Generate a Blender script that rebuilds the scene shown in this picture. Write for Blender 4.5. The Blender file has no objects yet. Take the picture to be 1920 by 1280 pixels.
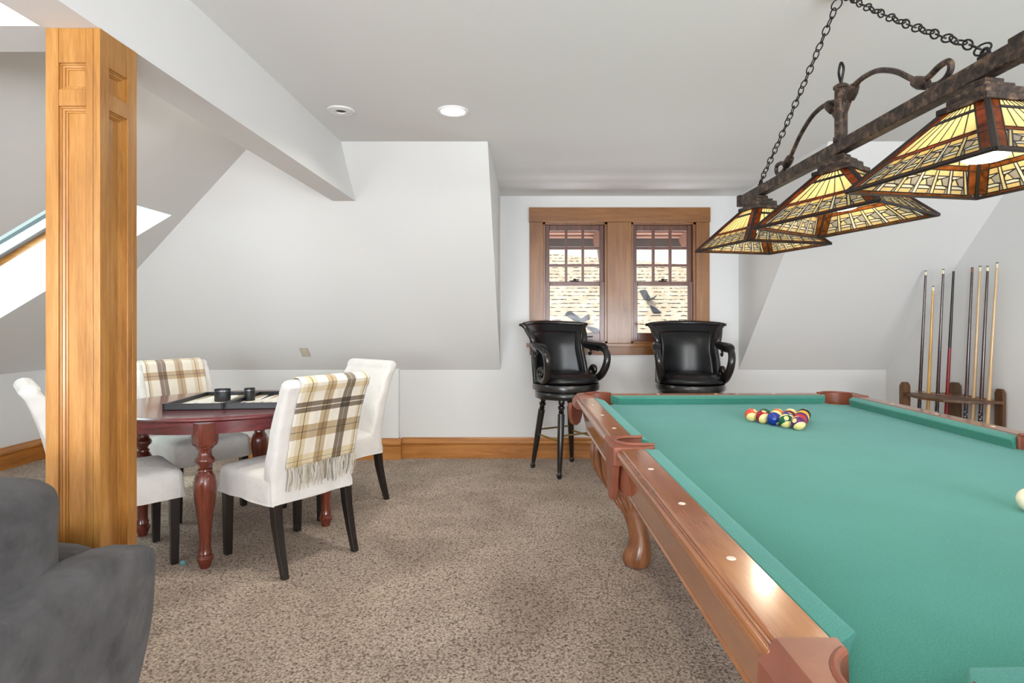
import bpy, bmesh, math, random
from mathutils import Vector, Matrix
PI = math.pi
SC = bpy.context.scene
COL = SC.collection
random.seed(7)

# ------------------------------------------------------------ camera
cam_d = bpy.data.cameras.new('camera')
cam = bpy.data.objects.new('camera', cam_d); COL.objects.link(cam)
cam.location = (0, 0, 1.25); cam.rotation_euler = (PI/2, 0, 0)
cam_d.sensor_width = 36; cam_d.lens = 36*1090/1920
cam_d.shift_x = -33/1920; cam_d.shift_y = -43/1920
cam_d.clip_start = 0.03
SC.camera = cam

# ------------------------------------------------------------ world, exposure
SC.view_settings.view_transform = 'Standard'; SC.view_settings.look = 'None'
SC.view_settings.gamma = 1; SC.view_settings.use_curve_mapping = False
SC.view_settings.exposure = -0.15
w = bpy.data.worlds.new('sky'); SC.world = w; w.use_nodes = True
w.node_tree.nodes['Background'].inputs[0].default_value = (0.95, 0.98, 1.0, 1)
w.node_tree.nodes['Background'].inputs[1].default_value = 1.15

def lamp(name, kind, loc, energy, color=(1,1,1), size=0.2, size_y=None, aim=None, shape=None, spread=None):
    d = bpy.data.lights.new(name, kind); d.energy = energy; d.color = color
    if kind == 'AREA':
        d.shape = shape or ('RECTANGLE' if size_y else 'DISK'); d.size = size
        if size_y: d.size_y = size_y
        if spread: d.spread = spread
    elif kind == 'SUN': d.angle = size
    else: d.shadow_soft_size = size
    o = bpy.data.objects.new(name, d); COL.objects.link(o); o.location = loc
    if aim is not None:
        o.rotation_euler = (Vector(aim)-Vector(loc)).to_track_quat('-Z', 'Y').to_euler()
    return o
# added fill lamps at unseen rear windows; the lower pair brightens the ceiling
lamp('rear_fill', 'AREA', (-1.9, -2.92, 1.3), 105, (0.88, 0.94, 1.0), 2.6, 1.7, aim=(-1.9, 5, 1.2))
lamp('rear_fill', 'AREA', (1.4, -2.92, 1.3), 105, (0.88, 0.94, 1.0), 2.6, 1.7, aim=(1.4, 5, 1.2))
lamp('rear_fill', 'AREA', (-1.9, -2.9, 0.95), 125, (0.90, 0.95, 1.0), 2.4, 0.9, aim=(-1.6, 1.0, 3.4))
lamp('rear_fill', 'AREA', (1.4, -2.9, 0.95), 125, (0.90, 0.95, 1.0), 2.4, 0.9, aim=(1.2, 1.0, 3.4))
# daylight falling through the roof window
lamp('daylight_skylight', 'AREA', (-3.30, 3.53, 1.88), 22, (0.92, 0.97, 1.0), 1.2, 0.74, aim=(-2.75, 3.53, 0.95))
# added lamp standing in for light thrown up by the sunlit roof outside
lamp('roof_bounce', 'AREA', (0.8, 6.45, 0.72), 55, (0.98, 0.98, 1.0), 2.2, 0.5, aim=(0.8, 4.2, 2.36))
# sunlight outside falls on the neighbouring roof
lamp('sun', 'SUN', (0, 6, 8), 2.2, (1.0, 0.95, 0.88), math.radians(1.5), aim=(0.6, 9.2, 0))

# ------------------------------------------------------------ materials
MATS = {}
class NT:
    def __init__(s, name):
        m = bpy.data.materials.new(name); m.use_nodes = True
        s.m = m; s.n = m.node_tree.nodes; s.l = m.node_tree.links
        s.b = s.n['Principled BSDF']; s.out = s.n['Material Output']
    def new(s, t, **kw):
        n = s.n.new(t)
        for k, v in kw.items(): setattr(n, k, v)
        return n
    def link(s, a, b): s.l.new(a, b)
    def coord(s, scale=(1,1,1), kind='Object', rot=(0,0,0)):
        tc = s.new('ShaderNodeTexCoord'); mp = s.new('ShaderNodeMapping')
        mp.inputs['Scale'].default_value = scale; mp.inputs['Rotation'].default_value = rot
        s.link(tc.outputs[kind], mp.inputs[0]); return mp.outputs[0]
    def noise(s, vec, scale, detail=3, rough=0.5, dist=0.0):
        n = s.new('ShaderNodeTexNoise'); n.inputs['Scale'].default_value = scale
        n.inputs['Detail'].default_value = detail; n.inputs['Roughness'].default_value = rough
        n.inputs['Distortion'].default_value = dist
        if vec is not None: s.link(vec, n.inputs['Vector'])
        return n.outputs[0]
    def ramp(s, fac, stops, const=False):
        r = s.new('ShaderNodeValToRGB'); e = r.color_ramp.elements
        if const: r.color_ramp.interpolation = 'CONSTANT'
        while len(e) < len(stops): e.new(0.5)
        for i, (p, c) in enumerate(stops):
            e[i].position = p; e[i].color = (*c, 1) if len(c) == 3 else c
        s.link(fac, r.inputs[0]); return r.outputs[0]
    def math(s, op, a, b=None, c=None):
        n = s.new('ShaderNodeMath', operation=op)
        for i, v in enumerate((a, b, c)):
            if v is None: continue
            if isinstance(v, (int, float)): n.inputs[i].default_value = v
            else: s.link(v, n.inputs[i])
        return n.outputs[0]
    def mix(s, fac, a, b, mode='MIX'):
        n = s.new('ShaderNodeMix', data_type='RGBA', blend_type=mode)
        for i, v in ((0, fac), (6, a), (7, b)):
            if isinstance(v, (int, float)): n.inputs[i].default_value = v
            elif isinstance(v, tuple): n.inputs[i].default_value = (*v, 1)
            else: s.link(v, n.inputs[i])
        return n.outputs[2]
    def bump(s, h, strength=0.3, dist=0.01):
        b = s.new('ShaderNodeBump'); b.inputs['Strength'].default_value = strength
        b.inputs['Distance'].default_value = dist
        s.link(h, b.inputs['Height']); s.link(b.outputs[0], s.b.inputs['Normal'])
    def base(s, c):
        if isinstance(c, tuple): s.b.inputs['Base Color'].default_value = (*c, 1)
        else: s.link(c, s.b.inputs['Base Color'])
    def set(s, **kw):
        for k, v in kw.items():
            s.b.inputs[k.replace('_', ' ')].default_value = v

def srgb(r, g, b):
    f = lambda c: ((c/255+0.055)/1.055)**2.4 if c/255 > 0.04045 else c/255/12.92
    return (f(r), f(g), f(b))

def plain(name, c, rough=0.5, metal=0.0, bump=None, var=0.0, **kw):
    t = NT(name); t.set(Roughness=rough, Metallic=metal, **kw)
    if var:
        n = t.noise(t.coord(), 14, 4)
        t.base(t.ramp(n, [(0.3, tuple(x*(1-var) for x in c)), (0.7, tuple(min(1, x*(1+var)) for x in c))]))
    else: t.base(c)
    if bump: t.bump(t.noise(t.coord(), bump[0], 4), bump[1], bump[2])
    MATS[name] = t.m; return t.m

def wood(name, dark, mid, light, axis='z', scale=1.0, rough=0.35, coat=0.3, contrast=1.0):
    t = NT(name)
    sc = {'x': (1.2, 14, 14), 'y': (14, 1.2, 14), 'z': (14, 14, 1.2)}[axis]
    v = t.coord(tuple(a*scale for a in sc))
    n1 = t.noise(v, 1.6, 5, 0.6, 0.8)
    v2 = t.coord(tuple(a*scale*5 for a in sc)); n2 = t.noise(v2, 3.0, 3, 0.6)
    n3 = t.noise(t.coord((1, 1, 1)), 1.7, 2)
    f = t.math('MULTIPLY_ADD', n2, 0.22, t.math('MULTIPLY_ADD', n3, 0.35, t.math('MULTIPLY', n1, 0.55)))
    t.base(t.ramp(f, [(0.38, dark), (0.55, mid), (0.72, light)]))
    t.set(Roughness=rough); t.b.inputs['Coat Weight'].default_value = coat
    t.b.inputs['Coat Roughness'].default_value = 0.12
    t.bump(n2, 0.08, 0.002)
    MATS[name] = t.m; return t.m

def fabric(name, c, rough=0.9, weave=900, wr=0.35, sheen=0.3, var=0.06, wscale=5):
    t = NT(name); t.set(Roughness=rough); t.b.inputs['Sheen Weight'].default_value = sheen
    t.b.inputs['Specular IOR Level'].default_value = 0.2
    n = t.noise(t.coord(), 9, 4, 0.6)
    t.base(t.ramp(n, [(0.3, tuple(x*(1-var) for x in c)), (0.7, tuple(min(1, x*(1+var)) for x in c))]))
    big = t.noise(t.coord((1, 1, 0.6)), wscale, 4, 0.55, 0.5); fine = t.noise(t.coord(), weave, 2)
    t.bump(t.math('MULTIPLY_ADD', fine, 0.03, big), wr, 0.03)
    MATS[name] = t.m; return t.m

WALLC = (0.82, 0.82, 0.81)
def paint(name, c):
    t = NT(name); t.set(Roughness=0.75); t.b.inputs['Specular IOR Level'].default_value = 0.25
    n = t.noise(t.coord(), 1.3, 2); t.base(t.ramp(n, [(0.3, tuple(x*0.985 for x in c)), (0.7, c)]))
    t.bump(t.noise(t.coord(), 260, 3), 0.05, 0.002); MATS[name] = t.m
paint('wall_paint', WALLC); paint('ceiling_paint', (0.83, 0.83, 0.83)); paint('white_paint', (0.87, 0.87, 0.86))
wood('honey_z', srgb(134, 84, 32), srgb(172, 118, 54), srgb(196, 144, 80), 'z', 1.0)
wood('honey_x', srgb(140, 84, 32), srgb(180, 116, 52), srgb(205, 142, 74), 'x', 1.0)
wood('honey_y', srgb(140, 84, 32), srgb(180, 116, 52), srgb(205, 142, 74), 'y', 1.0)
wood('casing_z', srgb(110, 66, 26), srgb(142, 90, 38), srgb(164, 110, 54), 'z', 1.2)
wood('casing_x', srgb(110, 66, 26), srgb(142, 90, 38), srgb(164, 110, 54), 'x', 1.2)
wood('sash_wood', srgb(74, 38, 26), srgb(104, 58, 40), srgb(128, 74, 52), 'z', 1.5)
wood('cherry', srgb(62, 16, 18), srgb(98, 28, 32), srgb(126, 44, 44), 'x', 1.0, 0.25, 0.6)
wood('cherry_leg', srgb(60, 20, 16), srgb(98, 40, 28), srgb(130, 62, 40), 'z', 1.0, 0.25, 0.6)
wood('rail_wood', srgb(108, 56, 28), srgb(146, 84, 44), srgb(172, 110, 62), 'y', 0.9, 0.24, 0.6)
wood('rail_wood_x', srgb(108, 56, 28), srgb(146, 84, 44), srgb(172, 110, 62), 'x', 0.9, 0.24, 0.6)
wood('leg_wood', srgb(96, 56, 34), srgb(136, 86, 54), srgb(164, 112, 74), 'z', 1.2, 0.3, 0.4)
wood('rack_wood', srgb(66, 42, 24), srgb(98, 66, 40), srgb(126, 90, 58), 'z', 1.6, 0.5, 0.1)
wood('espresso', srgb(14, 11, 11), srgb(24, 18, 17), srgb(38, 29, 26), 'z', 1.5, 0.35, 0.3)
wood('ebony', srgb(10, 10, 11), srgb(20, 18, 18), srgb(34, 28, 26), 'z', 1.5, 0.28, 0.5)
fabric('linen', (0.78, 0.755, 0.72), wr=0.55, wscale=7)
fabric('gray_suede', srgb(80, 79, 80), 0.95, 1200, 0.8, 0.15, 0.45, 4)
plain('leather', srgb(16, 17, 20), 0.30, bump=(300, 0.15, 0.001))
plain('tan_leather', srgb(134, 76, 56), 0.38, bump=(200, 0.15, 0.001), var=0.15)
plain('brass', srgb(170, 140, 82), 0.3, 1.0)
plain('black_vinyl', srgb(26, 27, 30), 0.4)
plain('dark_metal', srgb(44, 40, 38), 0.5, 0.6)
plain('cream', srgb(232, 222, 190), 0.18)
plain('board_cream', srgb(225, 220, 212), 0.6)
plain('board_tan', srgb(176, 156, 128), 0.6)
plain('inlay', srgb(232, 214, 200), 0.4)
plain('plastic_plate', srgb(196, 190, 178), 0.45)
plain('teal_scrap', srgb(90, 150, 150), 0.7)
plain('chrome', srgb(170, 170, 172), 0.25, 0.9)
plain('frame_gray', srgb(150, 152, 158), 0.4, 0.2)
plain('void', (0.008, 0.008, 0.008), 0.9)
plain('outer_soffit', srgb(150, 112, 96), 0.7, var=0.12)
plain('outer_fascia', srgb(96, 92, 90), 0.6)
plain('slate_metal', srgb(52, 56, 68), 0.5)

# wrought bronze of the lamp
t = NT('bronze'); n = t.noise(t.coord(), 38, 5, 0.65, 0.5)
t.base(t.ramp(n, [(0.36, srgb(34, 29, 27)), (0.52, srgb(70, 56, 48)), (0.66, srgb(122, 98, 78))]))
t.set(Roughness=0.42, Metallic=0.45); t.bump(n, 0.3, 0.003); MATS['bronze'] = t.m

# carpet
t = NT('carpet'); v = t.coord()
vo = t.new('ShaderNodeTexVoronoi'); vo.inputs['Scale'].default_value = 95; t.link(v, vo.inputs['Vector'])
n1 = t.noise(v, 120, 4, 0.7, 0.6); n2 = t.noise(v, 60, 3, 0.6); n3 = t.noise(v, 2.2, 3, 0.5, 1.0)
h = t.math('MULTIPLY_ADD', n2, 0.5, t.math('MULTIPLY_ADD', n1, 1.0, t.math('MULTIPLY', vo.outputs[0], -0.35)))
c = t.ramp(h, [(0.38, srgb(108, 92, 80)), (0.56, srgb(202, 182, 164)), (0.80, srgb(240, 225, 210))])
c2 = t.mix(0.55, c, t.ramp(n3, [(0.32, srgb(190, 178, 162)), (0.62, srgb(255, 250, 242))]), 'MULTIPLY')
t.base(c2); t.set(Roughness=1.0); t.b.inputs['Specular IOR Level'].default_value = 0.1
t.b.inputs['Sheen Weight'].default_value = 0.2
t.bump(h, 1.0, 0.012); MATS['carpet'] = t.m

# billiard cloth
t = NT('baize'); v = t.coord(); n = t.noise(v, 420, 3, 0.7); sp = t.noise(v, 170, 2, 0.4)
n3 = t.noise(v, 3, 3)
c = t.ramp(n, [(0.3, srgb(54, 124, 110)), (0.7, srgb(80, 152, 136))])
c = t.mix(0.4, c, t.ramp(n3, [(0.3, srgb(210, 215, 210)), (0.7, srgb(255, 255, 255))]), 'MULTIPLY')
c = t.mix(t.ramp(sp, [(0.80, (0, 0, 0)), (0.83, (1, 1, 1))]), c, srgb(150, 190, 180))
t.base(c); t.set(Roughness=0.9); t.b.inputs['Sheen Weight'].default_value = 0.35
t.b.inputs['Sheen Roughness'].default_value = 0.35
t.b.inputs['Sheen Tint'].default_value = (0.6, 0.9, 1.0, 1)  # blue tint in the sheen stands in for daylight from the windows
t.b.inputs['Specular IOR Level'].default_value = 0.25
t.bump(n, 0.25, 0.001); MATS['baize'] = t.m

# plaid throw, woven pattern laid out in the cloth's own UV
def plaid(name, dk, tan, pale):
    t = NT(name); uv = t.new('ShaderNodeUVMap'); sx = t.new('ShaderNodeSeparateXYZ'); t.link(uv.outputs[0], sx.inputs[0])
    W = (1, 1, 1)
    def stripes(sock, L):
        stops = [(0.0, W)]
        for a, b, col in L: stops += [(a, col), (b, W)]
        return t.ramp(sock, stops, True)
    a = stripes(sx.outputs[0], [(0.08, 0.14, pale), (0.14, 0.15, dk), (0.15, 0.21, pale), (0.36, 0.42, tan), (0.42, 0.43, dk), (0.43, 0.49, tan),
                                (0.64, 0.70, dk), (0.705, 0.77, dk), (0.90, 0.94, pale), (0.94, 0.95, dk)])
    b = stripes(sx.outputs[1], [(0.0, 0.04, pale), (0.04, 0.046, dk), (0.046, 0.09, pale), (0.225, 0.283, tan), (0.283, 0.292, dk), (0.292, 0.345, tan),
                                (0.455, 0.497, dk), (0.504, 0.548, dk), (0.64, 0.69, pale), (0.82, 0.86, tan), (0.86, 0.868, dk), (0.868, 0.91, tan)])
    c = t.mix(1.0, a, b, 'MULTIPLY'); c = t.mix(1.0, c, srgb(236, 228, 212), 'MULTIPLY')
    fine = t.noise(t.coord(), 700, 2); c = t.mix(0.12, c, t.ramp(fine, [(0.3, (0.5,)*3), (0.7, (1,)*3)]), 'MULTIPLY')
    t.base(c); t.set(Roughness=0.95); t.b.inputs['Sheen Weight'].default_value = 0.3
    t.bump(t.math('MULTIPLY_ADD', fine, 0.1, t.noise(t.coord(), 14, 3)), 0.3, 0.01); MATS[name] = t.m
plaid('plaid_front', srgb(140, 130, 120), srgb(206, 190, 164), srgb(238, 228, 204))
plaid('plaid_back', srgb(160, 148, 146), srgb(214, 196, 176), srgb(240, 228, 214))

# stained glass: thin translucent sheets lit from inside the shade
def glass_sheet(name, c, mixv=0.75, var=0.12, rough=0.25):
    t = NT(name); n = t.noise(t.coord((1, 1, 0.4)), 26, 4, 0.6, 1.0)
    col = t.ramp(n, [(0.3, tuple(x*(1-var*2) for x in c)), (0.7, c)])
    tr = t.new('ShaderNodeBsdfTranslucent'); t.link(col, tr.inputs[0])
    t.base(col); t.set(Roughness=rough)
    ms = t.new('ShaderNodeMixShader'); ms.inputs[0].default_value = mixv
    t.link(t.b.outputs[0], ms.inputs[1]); t.link(tr.outputs[0], ms.inputs[2]); t.link(ms.outputs[0], t.out.inputs[0])
    MATS[name] = t.m
glass_sheet('glass_amber', (0.95, 0.83, 0.50)); glass_sheet('glass_honey', (0.92, 0.74, 0.38))
glass_sheet('glass_pearl', (0.97, 0.94, 0.80)); glass_sheet('glass_smoke', (0.52, 0.48, 0.42))
glass_sheet('glass_copper', (0.42, 0.13, 0.03), 0.7, 0.4)
plain('came', srgb(40, 32, 28), 0.45, 0.4)

def window_glass(name, tint=(1, 1, 1)):
    t = NT(name); tp = t.new('ShaderNodeBsdfTransparent'); tp.inputs[0].default_value = (*tint, 1)
    gl = t.new('ShaderNodeBsdfGlossy'); gl.inputs['Roughness'].default_value = 0.02
    ms = t.new('ShaderNodeMixShader'); ms.inputs[0].default_value = 0.008
    t.link(tp.outputs[0], ms.inputs[1]); t.link(gl.outputs[0], ms.inputs[2]); t.link(ms.outputs[0], t.out.inputs[0])
    MATS[name] = t.m
window_glass('window_glass'); window_glass('skylight_glass', (0.86, 0.96, 0.95))

def emit(name, c, s):
    t = NT(name); e = t.new('ShaderNodeEmission'); e.inputs[0].default_value = (*c, 1); e.inputs[1].default_value = s
    t.link(e.outputs[0], t.out.inputs[0]); MATS[name] = t.m
emit('bulb_warm', (1.0, 0.92, 0.78), 16); emit('downlight_lens', (1.0, 0.95, 0.85), 7)

# shingled roof outside
t = NT('shingles'); v = t.coord()
br = t.new('ShaderNodeTexBrick'); t.link(v, br.inputs['Vector'])
br.inputs['Scale'].default_value = 5; br.inputs['Mortar Size'].default_value = 0.0
br.inputs['Brick Width'].default_value = 0.9; br.inputs['Row Height'].default_value = 0.55
br.inputs['Color1'].default_value = (*srgb(234, 224, 208), 1); br.inputs['Color2'].default_value = (*srgb(214, 200, 178), 1)
sx = t.new('ShaderNodeSeparateXYZ'); t.link(v, sx.inputs[0])
nz = t.noise(t.coord((1, 1, 1)), 5, 3, 0.6)
row = t.math('FRACT', t.math('MULTIPLY_ADD', nz, 0.35, t.math('MULTIPLY', sx.outputs[1], 9.0)))
gap = t.math('LESS_THAN', row, 0.24)
brk = t.noise(t.coord((5.5, 10, 1)), 2.0, 3, 0.6)
gap = t.math('MULTIPLY', gap, t.math('GREATER_THAN', brk, 0.50))
nn = t.noise(v, 12, 4, 0.7)
c = t.mix(0.5, br.outputs[0], t.ramp(nn, [(0.3, srgb(205, 182, 150)), (0.65, srgb(255, 252, 246))]), 'MULTIPLY')
c = t.mix(gap, c, srgb(52, 44, 40))
t.base(c); t.set(Roughness=0.9); MATS['shingles'] = t.m

# ------------------------------------------------------------ mesh helpers
def rot(v, axis, ang): return Matrix.Rotation(ang, 4, axis) @ Vector(v)

class MB:
    """collects shapes into one mesh"""
    def __init__(s): s.bm = bmesh.new(); s.mats = []; s.cur = 0
    def mat(s, name):
        if name not in s.mats: s.mats.append(name)
        s.cur = s.mats.index(name); return s
    def face(s, vs, smooth=False):
        try: f = s.bm.faces.new(vs)
        except ValueError: return None
        f.material_index = s.cur; f.smooth = smooth; return f
    def box(s, a, b, M=None):
        x0, y0, z0 = a; x1, y1, z1 = b
        P = [(x0,y0,z0),(x1,y0,z0),(x1,y1,z0),(x0,y1,z0),(x0,y0,z1),(x1,y0,z1),(x1,y1,z1),(x0,y1,z1)]
        V = [s.bm.verts.new((M @ Vector(p)) if M else p) for p in P]
        for q in ((3,2,1,0),(4,5,6,7),(0,1,5,4),(1,2,6,5),(2,3,7,6),(3,0,4,7)): s.face([V[i] for i in q])
        return s
    def extrude(s, pts, vec, M=None, smooth=False):
        """closed polygon (3D points) pushed along vec"""
        vec = Vector(vec); A = [Vector(p) for p in pts]; B = [p+vec for p in A]
        if M: A = [M @ p for p in A]; B = [M @ p for p in B]
        va = [s.bm.verts.new(p) for p in A]; vb = [s.bm.verts.new(p) for p in B]
        n = len(A); s.face(va[::-1]); s.face(vb)
        for i in range(n):
            s.face([va[i], va[(i+1) % n], vb[(i+1) % n], vb[i]], smooth)
        return s
    def rings(s, R, closed=True, cap=True, smooth=True):
        V = [[s.bm.verts.new(p) for p in r] for r in R]; n = len(V[0])
        for i in range(len(V)-1):
            for j in range(n if closed else n-1):
                k = (j+1) % n; s.face([V[i][j], V[i][k], V[i+1][k], V[i+1][j]], smooth)
        if cap and closed: s.face(V[0][::-1]); s.face(V[-1])
        return V
    def lathe(s, prof, seg=24, M=None, sx=1, sy=1, cap=True):
        R = []
        for r, z in prof:
            ring = [Vector((r*sx*math.cos(2*PI*i/seg), r*sy*math.sin(2*PI*i/seg), z)) for i in range(seg)]
            if M: ring = [M @ p for p in ring]
            R.append(ring)
        s.rings(R, True, cap); return s
    def tube(s, pts, r, seg=8, closed=False, flat=1.0):
        pts = [Vector(p) for p in pts]; n = len(pts)
        rr = r if isinstance(r, (list, tuple)) else [r]*n
        R = []; up = None
        for i, p in enumerate(pts):
            if closed: d = pts[(i+1) % n]-pts[i-1]
            else: d = pts[min(i+1, n-1)]-pts[max(i-1, 0)]
            d.normalize()
            if up is None:
                up = Vector((0, 0, 1)) if abs(d.z) < 0.9 else Vector((1, 0, 0))
            a = d.cross(up)
            if a.length < 1e-5: a = d.orthogonal()
            a.normalize(); b = a.cross(d).normalized(); up = b
            R.append([p+(a*math.cos(2*PI*j/seg)+b*math.sin(2*PI*j/seg)*flat)*rr[i] for j in range(seg)])
        if closed: R.append(R[0]); s.rings(R, True, False)
        else: s.rings(R, True, True)
        return s
    def sphere(s, c, r, seg=16, rg=8, sc=(1,1,1)):
        prof = [(max(1e-4, math.sin(PI*i/rg))*r, -math.cos(PI*i/rg)*r) for i in range(rg+1)]
        M = Matrix.Translation(c) @ Matrix.Diagonal((*sc, 1)); return s.lathe(prof, seg, M)
    def build(s, name, mat=None, parent=None, bevel=0, bseg=3, subsurf=0, solidify=0, smooth=None, doubles=False):
        if doubles: bmesh.ops.remove_doubles(s.bm, verts=s.bm.verts, dist=1e-4)
        bmesh.ops.recalc_face_normals(s.bm, faces=s.bm.faces)
        me = bpy.data.meshes.new(name); s.bm.to_mesh(me); s.bm.free()
        if any(p.use_smooth for p in me.polygons): me.set_sharp_from_angle(angle=math.radians(42))
        for m in (s.mats or [mat]): me.materials.append(MATS[m])
        o = bpy.data.objects.new(name, me); COL.objects.link(o)
        if parent: o.parent = parent
        if smooth is not None:
            for p in me.polygons: p.use_smooth = smooth
        if solidify:
            md = o.modifiers.new('thickness', 'SOLIDIFY'); md.thickness = solidify; md.offset = 0
        if bevel:
            md = o.modifiers.new('bevel', 'BEVEL'); md.width = bevel; md.segments = bseg; md.limit_method = 'ANGLE'
            md.angle_limit = math.radians(30); md.harden_normals = True
            for p in me.polygons: p.use_smooth = True
        if subsurf:
            md = o.modifiers.new('subd', 'SUBSURF'); md.levels = subsurf; md.render_levels = subsurf
            for p in me.polygons: p.use_smooth = True
        return o

def struct(o): o['kind'] = 'structure'; return o
def tag(o, label, cat, group=None):
    o['label'] = label; o['category'] = cat
    if group: o['group'] = group
    return o
def thing(name, label, cat, loc=(0,0,0), rz=0, group=None):
    o = bpy.data.objects.new(name, None); COL.objects.link(o); o.empty_display_size = 0.1
    o.location = loc; o.rotation_euler = (0, 0, rz); return tag(o, label, cat, group)
def copy_tree(o, parent=None):
    c = o.copy(); COL.objects.link(c)
    if parent: c.parent = parent
    for ch in list(o.children): copy_tree(ch, c)
    return c
def catmull(P, k=6):
    P = [Vector(p) for p in P]; out = []
    for i in range(len(P)-1):
        a = P[max(i-1, 0)]; b = P[i]; c = P[i+1]; d = P[min(i+2, len(P)-1)]
        for j in range(k):
            t = j/k
            out.append(0.5*((2*b)+(c-a)*t+(2*a-5*b+4*c-d)*t*t+(3*b-3*c+d-a)*t**3))
    out.append(P[-1]); return out
def lerp(a, b, t): return a+(b-a)*t
# ------------------------------------------------------------ the room
D = 5.22; HC = 2.361; KZ = 0.79; XL = -4.35; XR = 3.20; YF = -3.0; YB = D-(HC-KZ)
TL = 0.60; XT = XL+(HC-KZ)/TL            # left roof plane: z = KZ + TL*(X-XL)
DX0, DX1 = -0.263, 1.877                  # dormer
zl = lambda x: KZ+TL*(x-XL)
xv = lambda y: XL+(D-y)/TL                # valley between the two roof planes

m = MB(); m.box((XL-0.2, YF-0.2, -0.1), (XR+0.2, D+0.15, 0)); struct(m.build('floor', 'carpet'))
# back wall: knee wall below, dormer wall with two window openings above
W1 = (0.118, 0.697); W2 = (0.908, 1.492); WZ0, WZ1 = 1.03, 2.115
m = MB(); T = 0.14
m.box((XL-0.1, D, 0), (XR+0.1, D+T, KZ))
m.box((DX0, D, KZ), (DX1, D+T, WZ0)); m.box((DX0, D, WZ1), (DX1, D+T, HC+0.05))
m.box((DX0, D, WZ0), (W1[0], D+T, WZ1)); m.box((W1[1], D, WZ0), (W2[0], D+T, WZ1)); m.box((W2[1], D, WZ0), (DX1, D+T, WZ1))
struct(m.build('wall_back', 'wall_paint'))
# dormer cheeks
m = MB()
m.extrude([(DX0, D, KZ), (DX0, D, HC), (DX0, YB, HC)], (-0.06, 0, 0))
struct(m.build('wall_dormer_left', 'wall_paint'))
m = MB(); m.extrude([(DX1, D, KZ), (DX1, D, HC), (DX1, YB, HC)], (0.06, 0, 0))
struct(m.build('wall_dormer_right', 'wall_paint'))
# right gable wall
m = MB(); m.extrude([(XR, YF, 0), (XR, D, 0), (XR, D, KZ), (XR, YB, HC), (XR, YF, HC)], (0.12, 0, 0))
struct(m.build('wall_right', 'wall_paint'))
m = MB(); m.box((XL-0.12, YF, 0), (XL, D, KZ)); struct(m.build('wall_left', 'wall_paint'))
# unseen wall behind the camera; its two wide windows are added for light
m = MB()
FW = [(-3.2, -0.6), (0.1, 2.7)]; FZ0, FZ1 = 0.4, 2.15
m.box((XL, YF-0.12, 0), (XR, YF, FZ0)); m.box((XL, YF-0.12, FZ1), (XR, YF, HC))
m.box((XL, YF-0.12, FZ0), (FW[0][0], YF, FZ1)); m.box((FW[0][1], YF-0.12, FZ0), (FW[1][0], YF, FZ1)); m.box((FW[1][1], YF-0.12, FZ0), (XR, YF, FZ1))
struct(m.build('wall_front', 'wall_paint'))
# sloping ceilings at the back
nb = Vector((0, 1, 1)).normalized()*0.05
pb = lambda x, y: (x, y, KZ+(D-y))
m = MB(); m.extrude([pb(DX0-0.06, D), pb(DX0-0.06, YB), pb(XT, YB), pb(XL, D)], nb)
struct(m.build('ceiling_slope_back', 'wall_paint'))
m = MB(); m.extrude([pb(DX1+0.06, D), pb(DX1+0.06, YB), pb(XR, YB), pb(XR, D)], nb)
struct(m.build('ceiling_slope_right', 'wall_paint'))
# left roof plane with the skylight opening
SY0, SY1, SX0, SX1 = 3.13, 3.93, -3.75, -2.42
nl = Vector((-TL, 0, 1)).normalized()
pl = lambda x, y: (x, y, zl(x))
m = MB(); th = nl*0.05
m.extrude([pl(XL, YF), pl(XL, SY0), pl(XT, SY0), pl(XT, YF)], th)
m.extrude([pl(XL, SY0), pl(XL, SY1), pl(SX0, SY1), pl(SX0, SY0)], th)
m.extrude([pl(SX1, SY0), pl(SX1, SY1), pl(xv(SY1), SY1), pl(XT, YB), pl(XT, SY0)], th)
m.extrude([pl(XL, SY1), pl(XL, D), pl(xv(SY1), SY1)], th)
struct(m.build('ceiling_slope_left', 'wall_paint'))
# flat ceiling
m = MB(); m.box((XT-0.02, YF, HC), (XR+0.05, YB, HC+0.06)); m.box((DX0-0.06, YB, HC), (DX1+0.06, D+0.05, HC+0.06))
struct(m.build('ceiling', 'ceiling_paint'))
m = MB(); m.extrude([(DX0, D-0.17, HC), (DX0, D, HC), (DX0, D, HC-0.012)], (DX1-DX0, 0, 0))  # added wedge, tilted to imitate the shaded last strip of dormer ceiling
struct(m.build('shade_wedge', 'wall_paint'))
# main beam and cross beam
ZB = 2.05; BX0, BX1 = -1.34, -1.185
m = MB(); m.extrude([(BX0, YF, ZB), (BX0, D-(ZB-KZ), ZB), (BX0, YB, HC), (BX0, YF, HC)], (BX1-BX0, 0, 0))
struct(m.build('trim_2', 'ceiling_paint'))
xb = XL+(ZB-KZ)/TL
m = MB(); m.extrude([(xb, 1.59, ZB), (BX0, 1.59, ZB), (BX0, 1.59, HC), (XT, 1.59, HC)], (0, 0.155, 0))
struct(m.build('trim_3', 'ceiling_paint'))

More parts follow.
